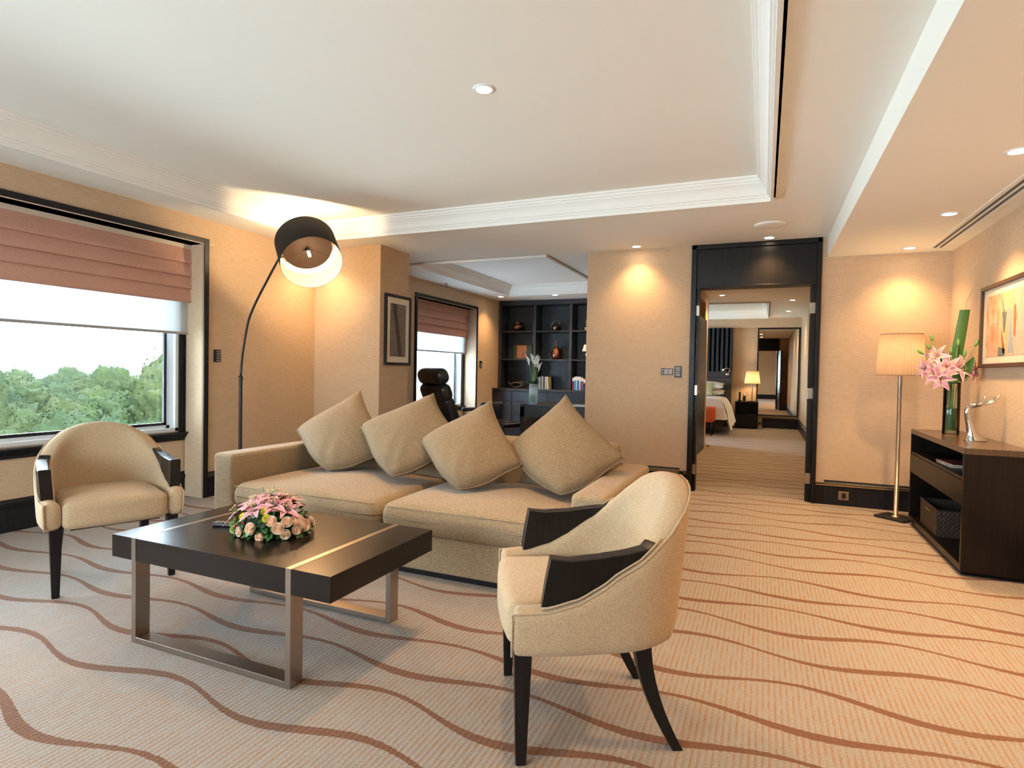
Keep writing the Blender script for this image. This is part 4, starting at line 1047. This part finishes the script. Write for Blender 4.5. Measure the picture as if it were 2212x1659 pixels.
m = MB(); m.T = Matrix.Translation((.05, 0, .075)) @ Matrix.Rotation(PI / 4, 4, 'Y'); m.box(-.042, .042, 0, .003, -.042, .042); m.build('diamond_inset', 'copper', p)
p = empty('driftwood_sculpture', (-4.26, 10.08, .8715), 'looped weathered sculpture at the left end of the cabinet top', 'sculpture')
m = MB(); m.tube([(.10 * math.cos(t) * (1 + .15 * math.sin(3 * t)), .02 * math.sin(2 * t), .058 + .045 * math.sin(t)) for t in [2 * PI * i / 24 for i in range(25)]], .012, 8)
m.tube([(-.09, 0, .05), (-.15, .01, .075), (-.17, 0, .11), (-.14, 0, .13)], [.016, .014, .010, .004], 8); m.tube([(.08, 0, .10), (.11, .01, .13), (.05, .01, .125)], [.012, .01, .004], 8)
m.build('loop', plain('weathered_metal', (.16, .13, .10), .5, .4, nz=.5), p, smooth=True)
def book(x, w, h, d, col, label, group, z=.8705, tilt=0, y=10.03):
    o = empty('book', (x, y, z), label, 'book', group); o.rotation_euler = (0, tilt, 0)
    cm = plain('book_cover', col, .5)
    m = MB(); m.box(0, .003, 0, d, 0, h); m.box(w - .003, w, 0, d, 0, h); m.box(0, w, 0, .003, 0, h); m.build('cover', cm, o)
    MB().box(.003, w - .003, .003, d - .004, .003, h - .004).build('pages', 'cream', o)
    return o
x = -3.858 + .03
for i, (w, h, col, nm) in enumerate(((.030, .225, (.02, .02, .025), 'black book at the left end of the row behind the calla vase'), (.022, .215, (.55, .54, .5), 'pale slim book, second in the row behind the calla vase'), (.034, .235, (.10, .10, .11), 'charcoal thick book, third in the row behind the calla vase'), (.026, .232, (.42, .42, .42), 'grey book in the middle of the row behind the calla vase'), (.030, .236, (.04, .045, .06), 'navy book, fifth in the row behind the calla vase'), (.024, .228, (.6, .6, .58), 'white spined book, second from right in the row behind the calla vase'))):
    book(x, w, h, .17, col, nm, 'books behind the calla vase'); x += w + .002
book(x + .004, .040, .225, .17, (.50, .46, .26), 'cream and yellow book leaning at the right end of the row', 'books behind the calla vase', tilt=-.03)
x = -3.155
for i, (w, h, col, nm) in enumerate(((.030, .22, (.35, .03, .05), 'dark red leaning paperback, leftmost in the right bay'), (.028, .24, (.05, .25, .55), 'first blue paperback next to the dark red one'), (.026, .245, (.35, .6, .8), 'light blue paperback in the right bay'), (.030, .245, (.03, .20, .50), 'deep blue paperback in the middle of the right bay'), (.024, .24, (.4, .65, .75), 'pale turquoise paperback in the right bay'), (.022, .22, (.5, .06, .08), 'bright red paperback in the right bay'), (.028, .225, (.16, .06, .28), 'purple paperback at the right end of the right bay'), (.03, .2, (.5, .5, .52), 'light grey book after the purple paperback'))):
    o = book(x, w, h, .14, col, nm, 'paperbacks in the right bay'); x += w + .003
    MB().box(.001, w - .001, -.0008, 0, h * .72, h - .004).build('spine_label', 'white', o)

# ------------------------------------------------------------------ study: desk and things on it
dk = empty('desk', (0, 0, 0), 'glossy black writing desk in the study carrying the calla lilies', 'desk')
dx0, dx1, dy0, dy1 = -3.02, -1.83, 7.28, 8.0
MB().box(dx0, dx1, dy0, dy1, .715, .745).build('top', 'black', dk, bevel=.002)
MB().box(dx0 + .002, dx1, dy0 + .004, dy0 + .03, .58, .715).build('apron', 'black', dk)
for a, b in ((dx0 + .002, dx0 + .062), (dx1 - .06, dx1)):
    MB().box(a, b, dy0 + .004, dy1 - .004, 0, .715).build('side_panel', 'black', dk)
MB().box(-2.45, dx1 - .06, dy1 - .03, dy1 - .01, .1, .715).build('modesty_panel', 'grey', dk)
cv = empty('calla_vase', (-2.86, 7.36, .7455), 'clear glass vase of white calla lilies on the study desk', 'vase')
MB().lathe([(.001, 0), (.058, 0), (.058, .275), (.055, .275), (.054, .02), (.001, .018)], n=28).build('glass', 'cglass', cv, smooth=True)
MB().lathe([(.001, .02), (.052, .02), (.052, .13), (.001, .13)], n=20).build('water', 'water', cv)
cal = [(-.085, .005, .60), (-.03, .02, .63), (-.01, -.02, .63), (.02, .0, .58), (.045, .02, .60), (.06, -.01, .57), (.085, 0, .52), (.02, .03, .62)]
m = MB()
for i, (x, y, z) in enumerate(cal): m.tube([(-x * .45, -y * .5, .03), (x * .12, y, .28), (x * .8, y, z - .06)], .0045, 6)
m.build('stems', 'stem', cv, smooth=True)
for x, y, z in cal:
    m = MB(); rows = []
    for i in range(9):
        u = i / 8; row = []
        for k in range(14):
            th = 2 * PI * k / 13; r = .006 + .019 * u ** 1.4; zz = z - .07 + .10 * u + (.030 * u * math.cos(th - (0 if x > 0 else PI)) if u > .5 else 0) * 1.0
            row.append((x * .8 + x * .25 * u + r * math.cos(th) * (1 + .35 * u), y + r * math.sin(th), zz))
        rows.append(row)
    m.grid(rows); m.tube([(x * .85, y, z - .04), (x * .95, y, z + .01)], .003, 6, mi=1)
    m.build('calla_lily', ['calla', 'yellow'], cv, smooth=True)
m = MB()
for d, L_, w in (((-1, -.1, .25), .20, .11), ((-.9, -.3, -.05), .19, .10), ((.7, -.3, .5), .14, .07), ((-.5, .5, .5), .16, .08), ((.9, .2, .3), .12, .06), ((-.6, -.5, .6), .13, .07)): leaf_mesh(m, Vector((0, 0, .27)), d, (0, 0, 1), L_, w, 0, .25)
m.build('leaf', 'leafg', cv, smooth=True)
o = empty('desktop_screen', (-2.06, 7.62, .7455), 'back of a black screen on the desk next to the wall edge', 'monitor')
MB().box(-.19, .2, 0, .03, .04, .30).build('panel', 'blackplastic', o, bevel=.004)
MB().box(-.02, .04, .005, .025, .01, .06).box(-.08, .10, -.04, .07, 0, .01).build('stand', 'blackplastic', o)
o = empty('desk_tray', (-2.17, 7.34, .7455), 'white flat tray on the desk below the black screen', 'tray')
MB().box(-.12, .10, -.045, .09, 0, .006).box(-.12, .10, -.045, -.04, .006, .022).box(-.12, .10, .085, .09, .006, .022).build('tray_body', 'whiteceram', o)
o = empty('pen_holder', (-2.085, 7.30, .7455), 'pale frosted pen holder with pens at the edge of the desk', 'holder')
o.location = (-2.03, 7.33, .7455)
MB().lathe([(.001, 0), (.036, 0), (.042, .13), (.039, .13), (.034, .005), (.001, .004)], n=16).build('cup', 'whiteceram', o, smooth=True)
MB().tube([(0, 0, .01), (-.03, 0, .17)], .003, 6).tube([(.01, 0, .01), (.02, .01, .18)], .003, 6).build('pen', 'grey', o)

# office chair
oc = empty('office_chair', (-3.80, 6.98, 0), 'black leather executive chair by the study window, turned to the desk', 'chair', rz=math.radians(62))
def pad(c, s, r, nm, T=None, mat='leather', crown=0):
    m = MB(); m.T = T; m.rbox(c, s, r, 5, crown); return m.build(nm, mat, oc, smooth=True, weld=True)
TB = Matrix.Translation((-.20, 0, .52)) @ Matrix.Rotation(math.radians(-22), 4, 'Y')
pad((0, 0, .16), (.15, .58, .36), .06, 'backrest', TB)
pad((.0, 0, .41), (.18, .62, .24), .085, 'backrest_cushion', TB)
pad((.03, 0, .62), (.20, .60, .22), .095, 'headrest', TB)
m = MB(); m.T = TB; m.tube([(-.01, -.235, .0), (-.02, -.245, .5), (-.01, -.20, .68)], .008, 6).tube([(-.01, .235, .0), (-.02, .245, .5), (-.01, .20, .68)], .008, 6); m.build('piping', 'blackplastic', oc, smooth=True)
pad((.02, 0, .46), (.50, .50, .12), .05, 'seat', crown=.015)
for s in (-1, 1):
    pad((.02, s * .29, .68), (.30, .06, .05), .024, 'armrest')
    MB().tube([(.14, s * .29, .66), (.10, s * .285, .44), (-.05, s * .2, .40)], .012, 8).build('arm_bracket', 'chrome', oc, smooth=True)
MB().lathe([(.03, .10), (.03, .40), (.06, .40)], n=14).build('gas_column', 'blackplastic', oc, smooth=True)
for k in range(5):
    th = 2 * PI * k / 5; d = Vector((math.cos(th), math.sin(th), 0))
    MB().tube([d * .02 + Vector((0, 0, .11)), d * .30 + Vector((0, 0, .075))], [.022, .014], 8).build('base_arm', 'chrome', oc, smooth=True)
    MB().tube([d * .30 + Vector((-d.y, d.x, 0)) * .02 + Vector((0, 0, .03)), d * .30 - Vector((-d.y, d.x, 0)) * .02 + Vector((0, 0, .03))], .03, 12).build('caster', 'blackplastic', oc, smooth=True)
o = empty('visitor_chair', (-2.74, 6.95, 0), 'black chair mostly hidden between the sofa pillows and the desk', 'chair', rz=math.radians(190))
o.location = (-3.30, 7.35, 0); o.rotation_euler = (0, 0, math.radians(-20))
MB().rbox((0, 0, .45), (.44, .46, .07), .03).build('seat', 'leather', o, smooth=True, weld=True)
MB().rbox((-.22, 0, .62), (.05, .44, .26), .03).build('backrest', 'leather', o, smooth=True, weld=True)
for a in (-.18, .18):
    for b in (-.19, .19): MB().tube([(a, b, 0), (a, b, .44)], .012, 8).build('leg', 'blackplastic', o, smooth=True)

# ------------------------------------------------------------------ bedroom
bd = empty('bed', (-1.72, 13.3, 0), 'double bed with white linen seen through the doorway', 'bed')
MB().box(-.95, .95, -.95, 1.02, .12, .30).build('bed_base', 'head', bd)
MB().rbox((0, .02, .47), (1.94, 2.0, .34), .08).build('mattress', 'linen', bd, smooth=True, weld=True)
m = MB(); rows = []
prof = [(-1.12, .16), (-1.09, .30), (-1.04, .50), (-1.0, .62), (-.95, .685), (-.85, .705), (-.5, .715), (0, .72), (.5, .715), (.85, .71), (.95, .685), (1.0, .62), (1.04, .50), (1.09, .32), (1.14, .16)]
for i in range(41):
    y = -1.02 + 1.62 * i / 40; r = []
    for k, (a, z) in enumerate(prof):
        e = abs(a) > 1.0; w = (.022 * math.sin(i * .9 + k * .2) + .014 * math.sin(i * 2.1)) if e else .004 * math.sin(i * .7 + k)
        zz = z
        if e and i < 10: zz = z - (.11 * (1 - i / 10)) * ((.62 - z) / .46); 
        r.append((a + (w if a > 0 else -w) * (1 if e else .3), y, max(.015, zz)))
    rows.append(r)
m.grid(rows)
fr_ = [[(prof[k][0] * (1 if abs(prof[k][0]) < 1 else .99), -1.02 - .05 * (1 - t), max(.03, prof[k][1] * t + .30 * (1 - t) if prof[k][1] > .4 else prof[k][1])) for k in range(len(prof))] for t in (0, .5, 1)]
m.grid(fr_)
m.build('duvet', 'linen', bd, smooth=True)
MB().box(-1.03, 1.03, 1.05, 1.10, 0, 1.105).build('headboard', 'head', bd, bevel=.01)
MB().box(-1.03, 1.03, 1.085, 1.12, 1.105, 1.268).build('headboard_shelf', plain('charcoal_wood', (.035, .03, .03), .5), bd, bevel=.004)
def bedpillow(x, y, z, w, h, label, rot=0, mat='linen'):
    o = empty('bed_pillow', (x, y, z), label, 'pillow', 'pillows on the bed'); o.rotation_euler = (rot, 0, 0)
    m = MB(); N_ = 14
    for s in (1, -1):
        rows = [[((u / N_ - .5) * w * (1 - .06 * math.sin(PI * v / N_)), (v / N_ - .5) * h * (1 - .06 * math.sin(PI * u / N_)), s * .085 * (max(0, 1 - (2 * u / N_ - 1) ** 2) ** .5) * (max(0, 1 - (2 * v / N_ - 1) ** 2) ** .5)) for u in range(N_ + 1)] for v in range(N_ + 1)]
        m.grid(rows if s > 0 else rows[::-1])
    m.build('pillow_cover', mat, o, smooth=True, weld=True)
bedpillow(-1.18, 14.03, .80, .74, .46, 'lower white pillow on the near side of the bed', .12)
bedpillow(-1.20, 14.06, .945, .74, .46, 'upper white pillow stacked on the other by the headboard', .2)
bedpillow(-1.28, 13.80, .87, .48, .40, 'green and white patterned cushion in front of the white pillows', .8, plain('green_pattern', (.55, .62, .42), .8, nz=.6, nscale=60))
bedpillow(-2.25, 14.03, .80, .74, .46, 'white pillow on the far side of the bed', .12)
bn = empty('bench', (-1.60, 12.10, 0), 'orange upholstered bench at the foot of the bed', 'bench')
MB().rbox((0, 0, .41), (1.46, .44, .30), .045).build('seat', 'orange', bn, smooth=True, weld=True)
for a in (-.68, .68):
    for b in (-.17, .17): MB().tube([(a, b, .27), (a * 1.01, b * 1.05, 0)], [.02, .011], 8).build('leg', 'wood', bn, smooth=True)
pp = MB(); rows = []
for i in range(61):
    pass
x = -2.75; xs_ = []
while x < -.70:
    xs_ += [(x, 14.385), (x + .012, 14.355), (x + .058, 14.355), (x + .07, 14.385)]; x += .10
pp.grid([[(a, b, z) for a, b in xs_] for z in (1.27, 2.275)]); pp.box(-2.75, -.69, 14.385, 14.44, 1.27, 2.275)
tag(pp.build('wall_panel', 'padded'), 'dark vertically channelled wall panel above the bed headboard', 'wall panel')
rl = empty('reading_light', (-.786, 14.385, 1.20), 'chrome gooseneck reading light beside the headboard', 'lamp')
MB().tube([(0, 0, 0), (0, -.02, 0)], .038, 20).build('wall_mount', 'chrome', rl, smooth=True)
MB().tube([(.02, -.02, .02), (.045, -.05, .07), (.04, -.06, .13), (0, -.06, .15), (-.045, -.06, .135)], .006, 8).build('gooseneck', 'chrome', rl, smooth=True)
MB().tube([(-.04, -.06, .137), (-.09, -.06, .105)], [.011, .02], 10).build('head', 'chrome', rl, smooth=True)
MB().tube([(-.089, -.06, .106), (-.095, -.06, .102)], .015, 10).build('lens', 'glow', rl)
ns = empty('nightstand', (-.35, 14.22, 0), 'dark open-front nightstand between the bed and the mirror', 'nightstand')
m = MB(); m.box(-.24, .24, -.17, .2, .57, .60); m.box(-.24, -.215, -.17, .2, .02, .57); m.box(.215, .24, -.17, .2, .02, .57); m.box(-.215, .215, -.165, .2, .30, .32); m.box(-.215, .215, .18, .2, .02, .57); m.box(-.215, .215, -.15, .18, .0, .04)
m.build('body', 'wood', ns, bevel=.002); MB().box(-.213, .213, -.17, -.15, .045, .298).build('drawer', 'wood', ns, bevel=.002)
bl = empty('table_lamp', (-.245, 14.22, .6005), 'lit table lamp with a pale pleated shade on the nightstand', 'lamp')
MB().box(-.08, .08, -.06, .06, 0, .014).build('base', 'black', bl); MB().lathe([(.012, .014), (.012, .42)], n=12).build('stem', 'steel', bl, smooth=True)
pleats(bl, .165, .125, .405, .685, 36)
MB().lathe([(.001, .45), (.03, .48), (.03, .53), (.001, .56)], n=12).build('bulb', 'bulb', bl, smooth=True)
point(bl, (0, 0, .5), 22, (1, .66, .32), .04)
o = empty('telephone', (-.50, 14.20, .6005), 'small dark telephone standing on the nightstand', 'telephone')
MB().box(-.04, .04, -.06, .06, 0, .03).build('base', 'blackplastic', o, bevel=.004); MB().rbox((0, 0, .12), (.045, .03, .19), .012).build('handset', 'blackplastic', o, smooth=True, weld=True)
o = empty('glass_tumbler', (-.405, 14.18, .6005), 'clear glass tumbler beside the telephone on the nightstand', 'glass')
MB().lathe([(.001, 0), (.03, 0), (.034, .11), (.032, .11), (.028, .006), (.001, .005)], n=18).build('glass', 'vglass', o, smooth=True)
MB().lathe([(.001, .1), (.026, .115), (.03, .14), (.02, .165), (.001, .17)], n=14).build('lid', 'brass', o, smooth=True)
mr = empty('wall_mirror', (.275, 14.50, 1.275), 'tall black-framed mirror on the bedroom back wall', 'mirror')
a, b = .435, .995; f = .028
m = MB(); m.box(-a, -a + f, -.03, .02, -b, b); m.box(a - f, a, -.03, .02, -b, b); m.box(-a + f, a - f, -.03, .02, b - f, b); m.box(-a + f, a - f, -.03, .02, -b, -b + f); m.build('mirror_frame', 'black', mr)
MB().box(-a + f, a - f, -.008, 0, -b + f, b - f).build('mirror_glass', 'mirror', mr)

# ------------------------------------------------------------------ outside: forest
G = -20.0
def mk_leaf(name, a, b, c):
    m = N(name); P = m.pos(); o = m.obj(); n = m.noise(o, 2.6, 6, .8); n2 = m.noise(P, .12, 2); i = m.new('ShaderNodeObjectInfo')
    k = m.mix(m.ramp(n, .35, .62), a, b); k = m.mix(m.math('MULTIPLY', m.ramp(n2, .5, .65), m.ramp(n, .4, .6)), k, c)
    k = m.mix(m.math('MULTIPLY', i.outputs['Random'], .5), k, c)
    return m.end(m.bsdf(k, .85, 0, .15, m.bump(n, .8, .4)))
M['tree'] = mk_leaf('forest_leaves', (.0022, .009, .004), (.015, .034, .009), (.030, .040, .010))
def crown(seed, R=4.0):
    import bmesh
    bm = bmesh.new(); bmesh.ops.create_icosphere(bm, subdivisions=5, radius=1)
    off = Vector((seed * 13.1, seed * 7.7, seed * 3.3))
    for v in bm.verts:
        n = v.co.normalized(); d = 1 + .30 * mnoise.noise(n * 1.8 + off) + .26 * abs(mnoise.noise(n * 4.5 + off)) + .20 * abs(mnoise.noise(n * 11 + off)) + .13 * mnoise.noise(n * 26 + off)
        v.co = Vector((n.x * d * R, n.y * d * R, n.z * d * R * .78))
    rd = random.Random(seed); base = [v.co.copy() for v in bm.verts]
    for k in range(6500):
        p = base[rd.randrange(len(base))]; n = p.normalized()
        if n.z < -.45: continue
        p = p * rd.uniform(.96, 1.07) + Vector((rd.uniform(-.2, .2), rd.uniform(-.2, .2), rd.uniform(-.15, .15)))
        a = Vector((rd.uniform(-1, 1), rd.uniform(-1, 1), rd.uniform(-1, 1))).normalized(); b = a.cross(n + a.orthogonal() * .6).normalized(); q = rd.uniform(.05, .12)
        bm.faces.new([bm.verts.new(p + a * q), bm.verts.new(p + b * q * .7), bm.verts.new(p - a * q), bm.verts.new(p - b * q * .7)])
    me = bpy.data.meshes.new('crown'); bm.to_mesh(me); bm.free(); me.materials.append(M['tree'])
    for p in me.polygons: p.use_smooth = True
    return me
protos = []
for s in range(4):
    e = bpy.data.objects.new('forest_tree', None); COL.objects.link(e)
    o = bpy.data.objects.new('crown', crown(s)); COL.objects.link(o); o.parent = e; o.location = (0, 0, 12.5)
    t = MB().tube([(0, 0, 0), (.1, .1, 6), (0, 0, 11)], [.4, .3, .2], 7).build('trunk', plain('bark', (.06, .045, .03), .9), e, smooth=True)
    protos.append(e)
cnt = 0; rnd = random.Random(11); ring = []
for band, (r0, r1, k) in enumerate(((40, 60, 44), (60, 95, 70), (95, 160, 84), (160, 280, 84))):
    for i in range(k):
        th = math.radians(108 + 52 * ((i + rnd.uniform(.1, .9)) / k)); r = rnd.uniform(r0, r1)
        ring.append((r * math.cos(th), r * math.sin(th), band, r))
for j, (x, y, band, r) in enumerate(ring):
    pr_ = protos[j % 4]
    e = pr_ if j < 4 else copy_tree(pr_)
    sc_ = rnd.uniform(.85, 1.35); e.location = (x, y, G + rnd.uniform(-2.2, .4) + (-2.6, -2.5, -2.2, -2.0)[band]); e.scale = (sc_, sc_, sc_ * rnd.uniform(.9, 1.15)); e.rotation_euler = (0, 0, rnd.uniform(0, 6.28))
    lb = ['bushy green tree of the forest edge nearest below the wide window', 'green forest tree a little farther from the wide window', 'green forest tree in the middle distance outside the wide window', 'hazy green forest tree in the far rows before the plain'][band]
    tag(e, lb, 'tree', ['nearest forest trees', 'second band of forest trees', 'third band of forest trees', 'farthest single forest trees'][band])
# unbroken canopy and plain to the horizon
m = MB(); rows = []
rad = [14, 30, 55, 75, 100, 130, 170, 220, 280, 340, 400, 470, 550, 650, 780, 950, 1200, 1600, 2200, 3200]
for i, r in enumerate(rad):
    row = []
    for k in range(171):
        th = math.radians(95 + 80 * k / 170); x, y = r * math.cos(th), r * math.sin(th)
        z = G + (6.5 if r < 240 else 13.5) + (.4 if r < 240 else 1) * 1.6 * mnoise.noise(Vector((x, y, 0)) * .035) + 1.2 * mnoise.noise(Vector((x, y, 3)) * .11) + min(5, max(0, r - 300) * .004)
        if r < 40: z = G
        row.append((x, y, z))
    rows.append(row)
m.grid(rows)
tag(m.build('forest_canopy', 'tree', smooth=True), 'unbroken far forest canopy stretching to the hazy horizon', 'forest', kind='stuff')

# thin morning haze over the forest
m = N('haze'); vs = m.new('ShaderNodeVolumeScatter'); vs.inputs['Color'].default_value = (.93, .97, 1, 1); vs.inputs['Density'].default_value = .00006
m.l.new(vs.outputs[0], m.out.inputs[1])
tag(MB().box(-950, -24, -300, 950, G - 1, 30).build('haze', m.m), 'pale haze lying over the distant forest', 'haze', kind='stuff')
